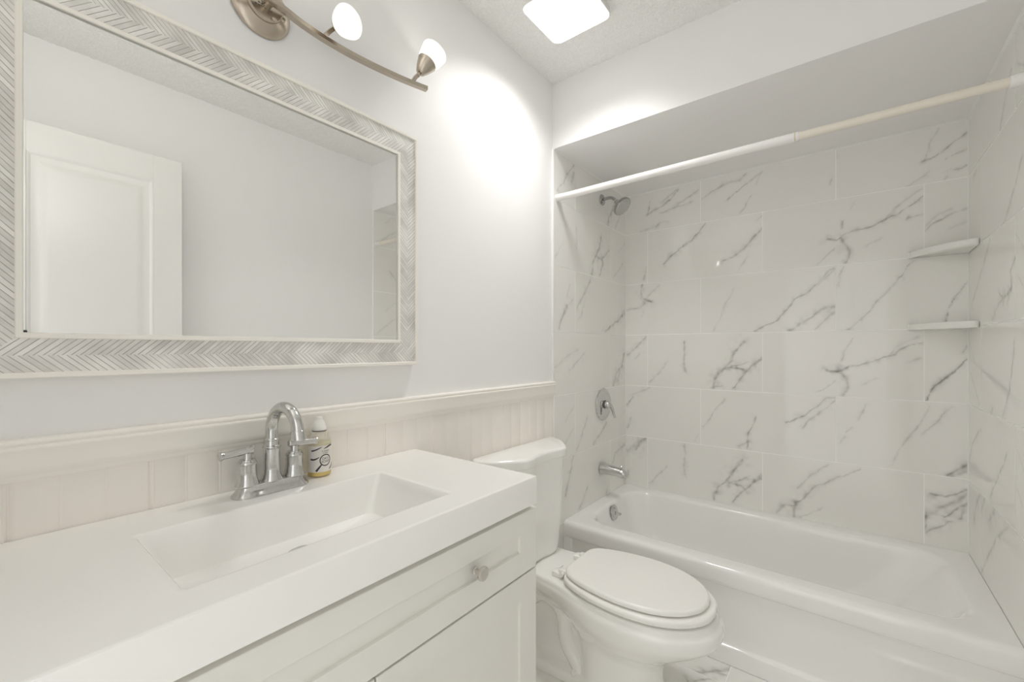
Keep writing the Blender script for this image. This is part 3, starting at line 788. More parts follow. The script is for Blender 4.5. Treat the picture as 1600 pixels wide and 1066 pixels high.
bb.loft(rings).build('wavy_bar', M['nickel'], vl, angle=20)
MB().tube([(0.034, -1.293, 2.030), (0.058, -1.293, 2.029)], 0.010, 16).build('bar_post', M['nickel'], vl)
def spot(foot, base, face, r):
    """one adjustable shade: stem on the bar, nickel cup, lit frosted glass, bulb"""
    B, Fc = Vector(base), Vector(face); ax = (Fc - B).normalized(); L = (Fc - B).length
    foot = Vector(foot)
    s = MB(); s.tube([foot - Vector((0, 0, 0.006)), foot.lerp(B, 0.5), B - ax * 0.006], 0.0066, 4)
    s.lathe([(0, 0), (0.0055, 0), (0.0055, 0.016), (0, 0.016)], B - ax * 0.012, ax, 14)
    s.build('lamp_stem', M['nickel'], vl)
    MB().lathe([(0.0, 0.0), (0.010, 0.0), (0.0135, 0.003), (r * 0.56, L * 0.24), (r * 0.76, L * 0.50), (r * 0.74, L * 0.50), (0.0, L * 0.46)], B, ax, 36).build('lamp_cup', M['nickel'], vl)
    sh = MB().lathe([(r * 0.74, L * 0.49), (r * 0.86, L * 0.66), (r * 0.95, L * 0.85), (r, L * 1.0), (r * 0.97, L * 1.04), (r * 0.90, L * 1.05), (r * 0.78, L * 1.0), (r * 0.60, L * 0.975), (0.0, L * 0.97)], B, ax, 40).build('lamp_shade', M['shade'], vl, label='lit frosted glass shade')
    MB().lathe([(0.0, L * 0.975), (r * 0.55, L * 0.98), (r * 0.53, L * 0.995), (0.0, L * 1.0)], B, ax, 28).build('lamp_bulb', M['fillbulb'] if foot.y < -1.3 else M['bulb'], sh)
spots = [((0.037, -1.157, 2.034), (0.060, -1.1316, 2.062), (0.113, -1.129, 2.0515), 0.039),
         ((0.068, -0.893, 2.034), (0.0845, -0.876, 2.060), (0.107, -0.836, 2.136), 0.040),
         ((0.079, -1.429, 2.034), (0.085, -1.452, 2.062), (0.140, -1.466, 2.078), 0.038),
         ((0.048, -1.693, 2.034), (0.060, -1.712, 2.062), (0.092, -1.728, 2.112), 0.038)]
for s_ in spots: spot(*s_)

# ------------------------------------------------------------------ square ceiling light
cl = root('ceiling_light', (0.295, -0.362, ZC), 'bright square flush light with rounded corners on the popcorn ceiling', 'light')
ol = np.array(rrect(0.170, 0.422, -0.488, -0.238, 0.034))
mbx = MB(); mbx.loft([at_z(ol, ZC + 0.01), at_z(ol, ZC - 0.022), at_z(inset(ol, 0.0025), ZC - 0.024), at_z(inset(ol, 0.0035), ZC - 0.022), at_z(inset(ol, 0.0035), ZC - 0.012)], True, False); mbx.build('light_housing', M['whitetrim'], cl)
mbx = MB(); mbx.loft([at_z(inset(ol, 0.004), ZC - 0.013), at_z(inset(ol, 0.004), ZC - 0.0225)]); mbx.build('light_diffuser', M['panel'], cl, label='lit white diffuser')
dl = bpy.data.lights.new('downlight', 'AREA'); dl.shape = 'SQUARE'; dl.size = 0.22
dl.energy = DOWNLIGHT_WATTS; dl.color = (1.0, 0.99, 0.985); dl.spread = math.radians(125)
dlo = bpy.data.objects.new('downlight', dl); link(dlo); dlo.location = (0.296, -0.363, ZC - 0.027); attach(dlo, cl)

# ------------------------------------------------------------------ vanity cabinet
VY0, VY1 = -1.776, -0.8255
vc = root('vanity_cabinet', (0.24, -1.30, 0.0), 'white shaker vanity cabinet under the sink top, one wide drawer over two doors', 'cabinet')
cb = MB()
for ya in (VY0 + 0.001, VY1 - 0.017): cb.box(0.012, 0.462, ya, ya + 0.016, 0.0, 0.8255, 0.001, 1)
cb.box(0.012, 0.462, VY0 + 0.017, VY1 - 0.017, 0.09, 0.105)
cb.box(0.012, 0.018, VY0 + 0.017, VY1 - 0.017, 0.105, 0.76)
cb.box(0.444, 0.462, VY0 + 0.017, VY1 - 0.017, 0.785, 0.8255)
cb.box(0.444, 0.462, VY0 + 0.017, VY1 - 0.017, 0.640, 0.680)
cb.box(0.395, 0.41, VY0 + 0.017, VY1 - 0.017, 0.0, 0.09)
cb.build('cabinet_body', M['cabinet'], vc, angle=30)
def shaker(name, ya, yb_, za, zb, stile, rt, rb, parent):
    """five-piece front: rails and stiles around a recessed flat panel"""
    x0, x1, xp = 0.4635, 0.4830, 0.4755
    m = MB()
    f = lambda i, x: [(x, ya + i, za + i), (x, yb_ - i, za + i), (x, yb_ - i, zb - i), (x, ya + i, zb - i)]
    g = lambda i, x: [(x, ya + stile + i, za + rb + i), (x, yb_ - stile - i, za + rb + i), (x, yb_ - stile - i, zb - rt - i), (x, ya + stile + i, zb - rt - i)]
    m.loft([f(0, x0), f(0, x1 - 0.0012), f(0.0012, x1), g(0, x1), g(0.0008, x1 - 0.0008), g(0.0008, xp)], True, True)
    return m.build(name, M['cabinet'], parent, angle=25)
def knob(y, z, parent):
    MB().lathe([(0, 0), (0.0085, 0), (0.0085, 0.002), (0.0060, 0.004), (0.0055, 0.012), (0.0075, 0.016), (0.0145, 0.019), (0.0155, 0.022), (0.0150, 0.0255), (0.0125, 0.027), (0.0110, 0.0268), (0.0, 0.0275)],
               (0.483, y, z), (1, 0, 0), 32).build('knob', M['satin'], parent, label='round brushed nickel knob')
dr = shaker('drawer', VY0, VY1, 0.661, 0.8120, 0.068, 0.049, 0.056, vc)
for ky in (-1.054, -1.547): knob(ky, 0.741, dr)
d1 = shaker('door', -1.2985, VY1, 0.10, 0.6565, 0.068, 0.056, 0.068, vc)
knob(-1.258, 0.560, d1)
d2 = shaker('door', VY0, -1.3025, 0.10, 0.6565, 0.068, 0.056, 0.068, vc)
knob(-1.343, 0.560, d2)

# ------------------------------------------------------------------ sink top with its rectangular basin
TX0, TX1, TY0, TY1, TZ0, TZ1 = 0.0095, 0.4906, -1.781, -0.8315, 0.8260, 0.8950
vt = root('countertop_sink', (0.25, -1.306, TZ0), 'white one-piece sink top with a long rectangular basin', 'sink')
def rring(x0, x1, y0, y1, r, z, n=8):
    return [(p[0], p[1], z) for p in rrect(x0, x1, y0, y1, r, n)]
rings = [rring(TX0, TX1, TY0, TY1, 0.003, TZ0), rring(TX0, TX1, TY0, TY1, 0.003, TZ1 - 0.004), rring(TX0 + 0.001, TX1 - 0.0012, TY0 + 0.001, TY1 - 0.0012, 0.003, TZ1 - 0.0012),
         rring(TX0 + 0.003, TX1 - 0.004, TY0 + 0.003, TY1 - 0.004, 0.003, TZ1), rring(TX0 + 0.006, TX1 - 0.008, TY0 + 0.006, TY1 - 0.008, 0.003, TZ1)]
bx0, bx1, by0, by1 = 0.148, 0.413, -1.552, -1.062
for i, dz, r in ((-0.007, 0.0, 0.012), (-0.003, 0.0, 0.012), (0.000, -0.0012, 0.012), (0.002, -0.005, 0.012), (0.0045, -0.018, 0.014), (0.011, -0.050, 0.018), (0.017, -0.078, 0.022), (0.021, -0.088, 0.026), (0.030, -0.0935, 0.03)):
    rings.append(rring(bx0 + i, bx1 - i, by0 + i * 1.35, by1 - i * 1.9, r, TZ1 + dz))
rings.append(rring(0.262, 0.302, -1.325, -1.285, 0.0199, TZ1 - 0.099))
m_ = MB(); m_.loft(rings, False, True)
# hollow below: close the underside around the bowl
under = [rring(TX0, TX1, TY0, TY1, 0.003, TZ0), rring(bx0 - 0.008, bx1 + 0.008, by0 - 0.008, by1 + 0.008, 0.012, TZ0)]
m_.loft(under, False, False)
m_.build('sink_top', M['cultured'], vt, angle=28)
MB().lathe([(0, 0), (0.030, 0), (0.031, 0.0015), (0.029, 0.003), (0.024, 0.0028), (0.022, 0.001), (0.0, 0.001)], (0.235, -1.305, TZ1 - 0.0960), (0, 0, 1), 36)\
    .lathe([(0, 0), (0.019, 0.0), (0.0205, 0.004), (0.017, 0.0075), (0.0, 0.009)], (0.235, -1.305, TZ1 - 0.0945), (0, 0, 1), 32).build('drain', M['wornchrome'], vt, label='chrome pop-up drain')

# ------------------------------------------------------------------ faucet
fy, fx, fz = -1.2985, 0.075, TZ1
fa = root('faucet', (fx, fy, fz), 'chrome two-handle gooseneck faucet standing on the sink top', 'faucet')
m_ = MB()
prof = [(0.000, 0.0), (0.000, 0.0025), (0.0015, 0.0045), (0.005, 0.0085), (0.0095, 0.0150), (0.0118, 0.0200), (0.0130, 0.0235), (0.0155, 0.0250), (0.020, 0.0252)]
rings = [rring(fx - 0.030 + i, fx + 0.030 - i, fy - 0.081 + i, fy + 0.081 - i, 0.027 - i * 0.8, fz + h, 8) for i, h in prof]
m_.loft(rings); m_.build('base_plate', M['wornchrome'], fa)
hb = fz + 0.0235
for sgn in (-1, 1):
    cy = fy + sgn * 0.0508
    m_ = MB().lathe([(0.0, 0.0), (0.0235, 0.0), (0.0235, 0.002), (0.0212, 0.008), (0.0190, 0.018), (0.0182, 0.030), (0.0182, 0.0460), (0.0192, 0.0470), (0.0192, 0.0495), (0.0182, 0.0515), (0.0158, 0.054), (0.0150, 0.0565), (0.0, 0.057)], (fx, cy, hb), (0, 0, 1), 40)
    h = m_.build('handle_base', M['wornchrome'], fa)
    m_ = MB().lathe([(0.0, 0.0), (0.0105, 0.0), (0.0085, 0.003), (0.0085, 0.014), (0.0, 0.014)], (fx, cy, hb + 0.056), (0, 0, 1), 24)
    y_in, y_out = cy - sgn * 0.013, cy + sgn * 0.054
    dz = 0.004
    ax = Vector((0.0, (y_out - y_in), -dz)).normalized(); ln = abs(y_out - y_in)
    m_.lathe([(0, 0), (0.0068, 0.0), (0.0080, 0.0015), (0.0080, ln * 0.86), (0.0084, ln * 0.9), (0.0098, ln * 0.94), (0.0098, ln * 0.985), (0.0086, ln), (0, ln)], (fx, y_in, hb + 0.0755), ax, 28)
    m_.build('lever', M['wornchrome'], fa)
m_ = MB().lathe([(0.0, 0.0), (0.0235, 0.0), (0.0235, 0.002), (0.0205, 0.008), (0.0178, 0.017), (0.0172, 0.030), (0.0170, 0.072), (0.0182, 0.0735), (0.0192, 0.0755), (0.0182, 0.0780), (0.0155, 0.0795), (0.0148, 0.082), (0.0148, 0.090), (0.0156, 0.091), (0.0156, 0.0935), (0.0140, 0.095), (0, 0.095)], (fx, fy, hb), (0, 0, 1), 40)
m_.build('spout_base', M['wornchrome'], fa)
R_, zc_ = 0.0555, hb + 0.1135
SW = math.radians(4)
path = [(fx, fy, hb + 0.090), (fx, fy, hb + 0.10), (fx, fy, hb + 0.110)]
for k in range(0, 25):
    a = PI - (PI - 0.10) * k / 24
    h_ = R_ + R_ * math.cos(a)
    path.append((fx + h_ * math.cos(SW), fy + h_ * math.sin(SW), zc_ + R_ * math.sin(a)))
e = Vector(path[-1]); dirn = (e - Vector(path[-2])).normalized()
path.append(tuple(e + dirn * 0.004))
m_ = MB().tube(path, 0.0128, 24); m_.build('gooseneck', M['wornchrome'], fa)
m_ = MB().lathe([(0, 0), (0.0135, 0), (0.0152, 0.0015), (0.0152, 0.016), (0.0158, 0.0175), (0.0158, 0.0200), (0.0138, 0.0215), (0.0115, 0.0215), (0.0105, 0.0195), (0, 0.0195)], e - dirn * 0.004, dirn, 32)
m_.build('aerator', M['wornchrome'], fa)

# ------------------------------------------------------------------ soap bottle
bcx, bcy = 0.049, -1.1725
sb = root('soap_bottle', (bcx, bcy, TZ1), 'small clear bottle of amber hand soap with a white cap beside the faucet', 'soap bottle')
z0 = TZ1
br = 0.0285
m_ = MB().lathe([(0, 0.0005), (br - 0.004, 0.0005), (br - 0.001, 0.002), (br, 0.006), (br, 0.080), (br - 0.0005, 0.085), (br - 0.003, 0.093), (br - 0.009, 0.104), (0.0155, 0.110), (0.0138, 0.113), (0.0138, 0.117), (0, 0.117)], (bcx, bcy, z0), (0, 0, 1), 48)
m_.build('bottle_body', M['bottle'], sb)
m_ = MB().lathe([(0, 0.0015), (br - 0.006, 0.0015), (br - 0.002, 0.004), (br - 0.0012, 0.008), (br - 0.0012, 0.016), (0, 0.016)], (bcx, bcy, z0), (0, 0, 1), 48)
m_.build('soap', M['soap'], sb, label='amber liquid soap')
m_ = MB().lathe([(0, 0.0165), (br - 0.0012, 0.0165), (br - 0.0012, 0.080), (br - 0.002, 0.086), (0, 0.086)], (bcx, bcy, z0), (0, 0, 1), 48)
m_.build('soap', M['amberlight'], sb)
m_ = MB().lathe([(0, 0.0), (0.0165, 0.0), (0.0172, 0.001), (0.0172, 0.0025), (0, 0.0025)], (bcx, bcy, z0 + 0.113), (0, 0, 1), 32)
m_.build('collar', M['dark'], sb)
m_ = MB().lathe([(0, 0.0), (0.0165, 0.0), (0.0170, 0.003), (0.0160, 0.011), (0.0138, 0.018), (0.0112, 0.0225), (0.0090, 0.0255), (0.0082, 0.0275), (0.0082, 0.0315), (0.0072, 0.0335), (0, 0.034)], (bcx, bcy, z0 + 0.1155), (0, 0, 1), 32)
m_.build('cap', M['cap'], sb, label='white push-pull cap')
# wrapped paper label; phi0 points at the room
phi0 = math.atan2(-1.7297 - bcy, 1.1152 - bcx) + 0.18
def wrap(s, h, r): return (bcx + r * math.cos(phi0 + s / r), bcy + r * math.sin(phi0 + s / r), z0 + h)
lab = MB(); n = 40; half_l = 0.036
rows_ = [[wrap(-half_l + 2 * half_l * i / n, hh, rr) for i in range(n + 1)] for hh, rr in ((0.0135, br + 0.0002), (0.0795, br + 0.0002), (0.0795, br + 0.0005), (0.0135, br + 0.0005))]
lab.loft([[rows_[k][i] for k in range(4)] for i in range(n + 1)])
lb = lab.build('paper_label', M['label'], sb, label='white label with dark brush strokes, a ring and lettering')
def ribbon(pts, widths, name='printed_stroke', r=br + 0.0006):
    pts = [(s * 1.3, 0.0135 + (h - 0.0185) * 1.47) for s, h in pts]; widths = [w * 1.35 for w in widths]
    m = MB(); P = catmull([(s, h, w) for (s, h), w in zip(pts, widths)], 6); rings = []
    for i, (s, h, w) in enumerate(P):
        a, b = P[max(i - 1, 0)], P[min(i + 1, len(P) - 1)]
        tx, ty = b[0] - a[0], b[1] - a[1]; l = math.hypot(tx, ty) + 1e-9; nx, ny = -ty / l, tx / l
        q1, q2 = (s + nx * w, h + ny * w), (s - nx * w, h - ny * w)
        rings.append([wrap(*q1, r), wrap(*q2, r), wrap(*q2, r + 0.0002), wrap(*q1, r + 0.0002)])
    m.loft(rings)
    return m.build(name, M['ink'], lb, angle=0)
mm = 0.001
ribbon([(-19 * mm, 55 * mm), (-12 * mm, 56.5 * mm), (-4 * mm, 59.5 * mm), (1 * mm, 61.5 * mm)], [1.4 * mm, 1.2 * mm, 0.9 * mm, 0.3 * mm])
ribbon([(4 * mm, 58 * mm), (10 * mm, 60 * mm), (17 * mm, 62 * mm), (24 * mm, 62.5 * mm)], [0.4 * mm, 1.2 * mm, 1.5 * mm, 1.0 * mm])
ribbon([(-21 * mm, 41 * mm), (-15 * mm, 40.5 * mm), (-9 * mm, 42 * mm), (-4 * mm, 44.5 * mm)], [1.5 * mm, 1.5 * mm, 1.1 * mm, 0.5 * mm])
ribbon([(-10 * mm, 20.5 * mm), (-5 * mm, 26 * mm), (0.5 * mm, 32 * mm)], [2.0 * mm, 1.7 * mm, 0.9 * mm])
ribbon([(16 * mm, 22 * mm), (22 * mm, 26 * mm), (27 * mm, 31 * mm)], [1.0 * mm, 1.2 * mm, 0.8 * mm])
ring_pts = [(7.5 * mm + 10.3 * mm * math.cos(2 * PI * k / 24), 38.5 * mm + 9.3 * mm * math.sin(2 * PI * k / 24)) for k in range(25)]
ribbon(ring_pts, [0.9 * mm] * 25, 'printed_ring')
def lettering(txt, s, h, size):
    cu = bpy.data.curves.new('lettering', 'FONT'); cu.body = txt; cu.size = size; cu.align_x = 'CENTER'; cu.align_y = 'CENTER'
    cu.extrude = 0.0001
    tmp = bpy.data.objects.new('lettering', cu); link(tmp)
    bpy.context.view_layer.update()
    dg = bpy.context.evaluated_depsgraph_get()
    me = bpy.data.meshes.new_from_object(tmp.evaluated_get(dg))
    bpy.data.objects.remove(tmp, do_unlink=True)
    for v in me.vertices:
        v.co = wrap(s + v.co.x, h + v.co.y, br + 0.0006 + v.co.z)
    me.materials.clear(); me.materials.append(M['ink'])
    o = bpy.data.objects.new('lettering', me); link(o); attach(o, lb)
    return o
lettering("DR'S", 9.7 * mm, 46.6 * mm, 8.4 * mm)
lettering('SOAP', 9.7 * mm, 39.4 * mm, 8.4 * mm)
lettering('A GREEN', 10 * mm, 66.0 * mm, 4.8 * mm)
lettering('CLEAN', 10 * mm, 61.2 * mm, 4.8 * mm)

# ------------------------------------------------------------------ toilet
TC = -0.287
to = root('toilet', (0.40, TC, 0.0), 'white two-piece toilet with its lid down between the vanity and the tub', 'toilet')
N = 96
TT = -0.320      # middle of the tank
lid_half = [(0.014, 0.0), (0.014, 0.225), (0.020, 0.252), (0.050, 0.264), (0.104, 0.238), (0.156, 0.184), (0.183, 0.147), (0.189, 0.128), (0.187, 0.098), (0.179, 0.058), (0.175, 0.025), (0.174, 0.0)]
lid_o = half_outline(lid_half, TT, 128)
m_ = MB(); slab(m_, lid_o, 0.773, 0.811, 0.012, 0.004, 6); m_.build('tank_lid', M['porcelain'], to)
m_ = MB(); rings = []
cen = np.array((0.080, TT))
for z, sc in ((0.3735, 0.70), (0.378, 0.745), (0.388, 0.775), (0.415, 0.80), (0.51, 0.845), (0.64, 0.885), (0.72, 0.905), (0.7735, 0.915)):
    o2 = cen + (lid_o - cen) * np.array((sc if z > 0.40 else sc * 0.97, sc))
    o2[:, 0] = np.maximum(o2[:, 0], 0.016)
    rings.append(at_z(o2, z))
m_.loft(rings); m_.build('tank', M['porcelain'], to)
# bowl: rings from the rim down to the foot
ringdef = [
    (0.3725, [(0.055, 0.0), (0.055, 0.080), (0.070, 0.108), (0.12, 0.120), (0.20, 0.124), (0.28, 0.135), (0.36, 0.158), (0.46, 0.178), (0.56, 0.182), (0.66, 0.163), (0.735, 0.120), (0.783, 0.060), (0.795, 0.0)], 0.010),
    (0.3710, None, 0.005), (0.3660, None, 0.001), (0.3600, None, 0.0),
    (0.345, [(0.055, 0.0), (0.055, 0.082), (0.070, 0.110), (0.12, 0.122), (0.20, 0.127), (0.28, 0.140), (0.36, 0.163), (0.46, 0.185), (0.56, 0.190), (0.665, 0.171), (0.745, 0.126), (0.795, 0.062), (0.807, 0.0)], 0.0),
    (0.325, [(0.060, 0.0), (0.060, 0.078), (0.075, 0.104), (0.12, 0.116), (0.20, 0.122), (0.28, 0.136), (0.36, 0.162), (0.46, 0.186), (0.56, 0.192), (0.665, 0.173), (0.748, 0.128), (0.799, 0.062), (0.811, 0.0)], 0.0),
    (0.300, [(0.075, 0.0), (0.075, 0.066), (0.09, 0.088), (0.13, 0.098), (0.20, 0.106), (0.28, 0.124), (0.36, 0.154), (0.46, 0.181), (0.56, 0.187), (0.66, 0.168), (0.74, 0.123), (0.789, 0.059), (0.801, 0.0)], 0.0),
    (0.268, [(0.095, 0.0), (0.095, 0.050), (0.11, 0.066), (0.15, 0.074), (0.21, 0.084), (0.28, 0.104), (0.36, 0.138), (0.46, 0.166), (0.55, 0.172), (0.64, 0.153), (0.71, 0.110), (0.752, 0.053), (0.763, 0.0)], 0.0),
    (0.235, [(0.105, 0.0), (0.105, 0.040), (0.12, 0.052), (0.16, 0.056), (0.22, 0.060), (0.29, 0.080), (0.365, 0.119), (0.46, 0.142), (0.54, 0.147), (0.61, 0.131), (0.67, 0.094), (0.704, 0.046), (0.714, 0.0)], 0.0),
    (0.205, [(0.11, 0.0), (0.11, 0.034), (0.125, 0.045), (0.17, 0.048), (0.23, 0.050), (0.30, 0.062), (0.37, 0.100), (0.45, 0.121), (0.52, 0.124), (0.58, 0.111), (0.628, 0.081), (0.657, 0.040), (0.665, 0.0)], 0.0),
    (0.170, [(0.11, 0.0), (0.11, 0.032), (0.125, 0.043), (0.18, 0.046), (0.25, 0.046), (0.32, 0.050), (0.385, 0.094), (0.45, 0.108), (0.51, 0.109), (0.56, 0.098), (0.600, 0.072), (0.624, 0.036), (0.631, 0.0)], 0.0),
    (0.110, [(0.11, 0.0), (0.11, 0.034), (0.125, 0.045), (0.18, 0.048), (0.25, 0.048), (0.33, 0.050), (0.390, 0.094), (0.45, 0.106), (0.51, 0.106), (0.557, 0.095), (0.594, 0.070), (0.616, 0.035), (0.623, 0.0)], 0.0),
    (0.045, [(0.11, 0.0), (0.11, 0.040), (0.125, 0.054), (0.18, 0.060), (0.25, 0.060), (0.33, 0.060), (0.392, 0.098), (0.45, 0.110), (0.51, 0.110), (0.56, 0.099), (0.598, 0.073), (0.621, 0.036), (0.628, 0.0)], 0.0),
    (0.030, [(0.11, 0.0), (0.11, 0.072), (0.125, 0.090), (0.18, 0.094), (0.25, 0.090), (0.33, 0.088), (0.392, 0.104), (0.45, 0.112), (0.51, 0.112), (0.56, 0.101), (0.600, 0.074), (0.623, 0.037), (0.630, 0.0)], 0.0),
    (0.0005, [(0.11, 0.0), (0.11, 0.076), (0.125, 0.096), (0.18, 0.100), (0.25, 0.096), (0.33, 0.092), (0.394, 0.107), (0.45, 0.115), (0.51, 0.115), (0.562, 0.103), (0.602, 0.076), (0.626, 0.038), (0.633, 0.0)], 0.0)]
m_ = MB(); rings = []; last = None
for z, h, ins in ringdef:
    if h is not None: last = h
    o2 = half_outline(last, TC, 128)
    rings.append(at_z(inset(o2, ins) if ins else o2, z))
RA = np.array(rings); dense = [RA[0], RA[1], RA[2]]          # smooth the flanks with in-between rings
for i in range(3, len(RA) - 1):
    a, b, c, d_ = RA[max(i - 1, 3)], RA[i], RA[i + 1], RA[min(i + 2, len(RA) - 1)]
    for k in range(4):
        t = k / 4
        q3 = 0.5 * ((2 * b) + (-a + c) * t + (2 * a - 5 * b + 4 * c - d_) * t * t + (-a + 3 * b - 3 * c + d_) * t ** 3)
        q3[:, 2] = b[:, 2] * (1 - t) + c[:, 2] * t
        dense.append(q3)
dense.append(RA[-1])
m_.loft([[tuple(p) for p in r_] for r_ in dense])
# the trapway that snakes down each side of the foot
for sg in (-1, 1):
    tw = catmull([(px_, TC + sg * 0.046, pz_) for px_, pz_ in ((0.125, 0.235), (0.165, 0.262), (0.215, 0.262), (0.256, 0.236), (0.272, 0.195), (0.276, 0.150), (0.292, 0.105), (0.325, 0.062), (0.350, 0.020))], 8)
    m_.tube(tw, 0.031, 24)
m_.build('bowl', M['porcelain'], to, angle=50)
MB().lathe([(0, 0), (0.012, 0), (0.012, 0.008), (0.008, 0.014), (0, 0.016)], (0.33, TC - 0.078, 0.035), (0, -0.5, 1), 20).build('bolt_cap', M['seat'], to)
seat_half = [(0.298, 0.0), (0.298, 0.070), (0.303, 0.105), (0.325, 0.133), (0.38, 0.159), (0.46, 0.178), (0.555, 0.183), (0.655, 0.165), (0.730, 0.122), (0.778, 0.062), (0.790, 0.0)]
so = half_outline(seat_half, TC, 128)
m_ = MB(); slab(m_, so, 0.3790, 0.4005, 0.009, 0.008, 6)
for px_, py_ in ((0.70, 0.105), (0.70, -0.105), (0.42, 0.135), (0.42, -0.135)):
    m_.box(px_ - 0.011, px_ + 0.011, TC + py_ - 0.007, TC + py_ + 0.007, 0.3725, 0.3805, 0.002)
m_.build('seat', M['seat'], to)
lid2 = [(0.300, 0.0), (0.300, 0.072), (0.308, 0.100), (0.330, 0.124), (0.38, 0.146), (0.46, 0.163), (0.55, 0.168), (0.645, 0.150), (0.715, 0.110), (0.757, 0.054), (0.768, 0.0)]
m_ = MB(); slab(m_, half_outline(lid2, TC, 128), 0.4050, 0.4220, 0.009, 0.004, 6); m_.build('seat_lid', M['seat'], to)
for sg in (-1, 1):
    hy = TC + sg * 0.078
    m_ = MB().box(0.244, 0.285, hy - 0.019, hy + 0.019, 0.3725, 0.391, 0.004)
    m_.box(0.268, 0.306, hy - 0.012, hy + 0.012, 0.380, 0.402, 0.004)
    m_.lathe([(0, 0), (0.0085, 0), (0.0085, 0.052), (0, 0.052)], (0.289, hy - 0.026, 0.3915), (0, 1, 0), 20)
    m_.build('hinge', M['seat'], to)
MB().lathe([(0, 0), (0.0045, 0), (0.0045, 0.0006), (0, 0.0006)], (0.2395, TC - 0.046, 0.3722), (0, 0, 1), 20).box(0.238, 0.2395, TC - 0.040, TC - 0.004, 0.3722, 0.3727).build('printed_mark', M['dark'], to, angle=0, label='small dark mark on the rear deck')

# ------------------------------------------------------------------ bathtub
HT = 0.3725
tb = root('bathtub', (0.757, 0.456, 0.0), 'white enamelled alcove bathtub with a plain apron', 'bathtub')
tx0, tx1, ty0, ty1 = XL + 0.0012, XT - 0.0012, 0.0813, YB - 0.0012
m_ = MB()
def tr(x0, x1, y0, y1, r, z, r2=None):
    return [(p[0], p[1], z) for p in rrect(x0, x1, y0, y1, r, 24)]
key = [(tx0, tx1, 0.110, ty1, 0.002, HT), (0.070, 1.435, 0.158, 0.772, 0.13, HT + 0.0005), (0.079, 1.427, 0.167, 0.764, 0.125, HT - 0.0020), (0.087, 1.417, 0.175, 0.757, 0.122, HT - 0.0085), (0.0925, 1.405, 0.181, 0.752, 0.120, HT - 0.020),
       (0.102, 1.375, 0.189, 0.745, 0.120, HT - 0.06), (0.117, 1.325, 0.198, 0.737, 0.125, HT - 0.13), (0.135, 1.265, 0.208, 0.727, 0.13, HT - 0.20), (0.155, 1.215, 0.222, 0.712, 0.13, HT - 0.25),
       (0.185, 1.165, 0.247, 0.690, 0.12, HT - 0.285), (0.225, 1.11, 0.285, 0.650, 0.11, HT - 0.300), (0.32, 1.00, 0.36, 0.58, 0.09, HT - 0.305)]
K = np.array(key)
KK = []
for i in range(len(K) - 1):
    for k in range(6 if i else 1):
        t = k / (6 if i else 1)
        a = K[max(i - 1, 1)] if i else K[i]; b, c = K[i], K[i + 1]; dd = K[min(i + 2, len(K) - 1)]
        KK.append(0.5 * ((2 * b) + (-a + c) * t + (2 * a - 5 * b + 4 * c - dd) * t * t + (-a + 3 * b - 3 * c + dd) * t ** 3) if i else b)
KK.append(K[-1])
m_.loft([tr(*row) for row in KK], False, True)
# apron profile (y, z) run along the front, with a slight raised panel low on the right half
ap = [(0.110, HT), (0.100, HT - 0.0008), (0.0915, HT - 0.0035), (0.0855, HT - 0.009), (0.0822, HT - 0.017), (0.0813, HT - 0.027), (0.0818, 0.312), (0.0830, 0.303), (0.0865, 0.298), (0.0925, 0.2955), (0.0955, 0.292), (0.0965, 0.286),
      (0.0965, 0.245), (0.0965, 0.236), (0.0965, 0.228), (0.0965, 0.220), (0.0965, 0.12), (0.0965, 0.078), (0.0950, 0.072), (0.0900, 0.0685), (0.0850, 0.0660), (0.0835, 0.062), (0.0835, 0.0)]
xsn = [tx0, tx0 + 0.012, tx0 + 0.030, tx0 + 0.036, tx0 + 0.042] + list(np.linspace(0.12, tx1, 50))
rings = []
for x in xsn:
    side = 1.0 if x > tx0 + 0.036 else 0.0
    em = min(1, max(0, (x - 1.16) / 0.10)); em = em * em * (3 - 2 * em)
    ring = []
    for i, (y, z) in enumerate(ap):
        if 6 < i < 20 and side == 0 : y = min(y, 0.0845)
        if i == 13: y -= 0.002 * em
        if i == 14: y -= 0.0065 * em
        if i in (15, 16): y -= 0.0035 * em
        if i == 17: y -= 0.002 * em
        ring.append((x, y, z))
    rings.append(ring)
nv = len(ap); v = [p for r_ in rings for p in r_]; f = []
for a in range(len(rings) - 1):
    for b in range(nv - 1):
        f.append((a * nv + b, (a + 1) * nv + b, (a + 1) * nv + b + 1, a * nv + b + 1))
m_.add(v, f)
# hidden sides that give the shell its body
m_.add([(tx0, 0.0835, 0), (tx0, ty1, 0), (tx0, ty1, HT), (tx0, 0.110, HT), (tx1, 0.0835, 0), (tx1, ty1, 0), (tx1, ty1, HT), (tx1, 0.110, HT)], [(0, 1, 2, 3), (4, 5, 6, 7), (1, 5, 6, 2)])
m_.build('tub_shell', M['tub'], tb, angle=55)
oc = Vector((0.1065, 0.458, 0.324)); oax = Vector((1, 0, 0.16)).normalized()
op = MB().lathe([(0, 0), (0.040, 0), (0.041, 0.002), (0.039, 0.0055), (0.033, 0.0085), (0.020, 0.0105), (0, 0.0115)], oc - oax * 0.003, oax, 40).build('overflow_plate', M['wornchrome'], tb, label='round chrome overflow plate with a trip lever')
MB().tube([oc + oax * 0.006, oc + oax * 0.014 + Vector((0, 0.006, -0.005)), oc + oax * 0.026 + Vector((0, 0.022, -0.016))], [0.0065, 0.0060, 0.0075], 14).build('trip_lever', M['wornchrome'], op)
for dz in (-0.024, 0.024):
    MB().lathe([(0, 0), (0.004, 0), (0.003, 0.0015), (0, 0.002)], oc + oax * 0.0055 + Vector((0, 0, dz)), oax, 12).build('screw', M['chrome'], op)

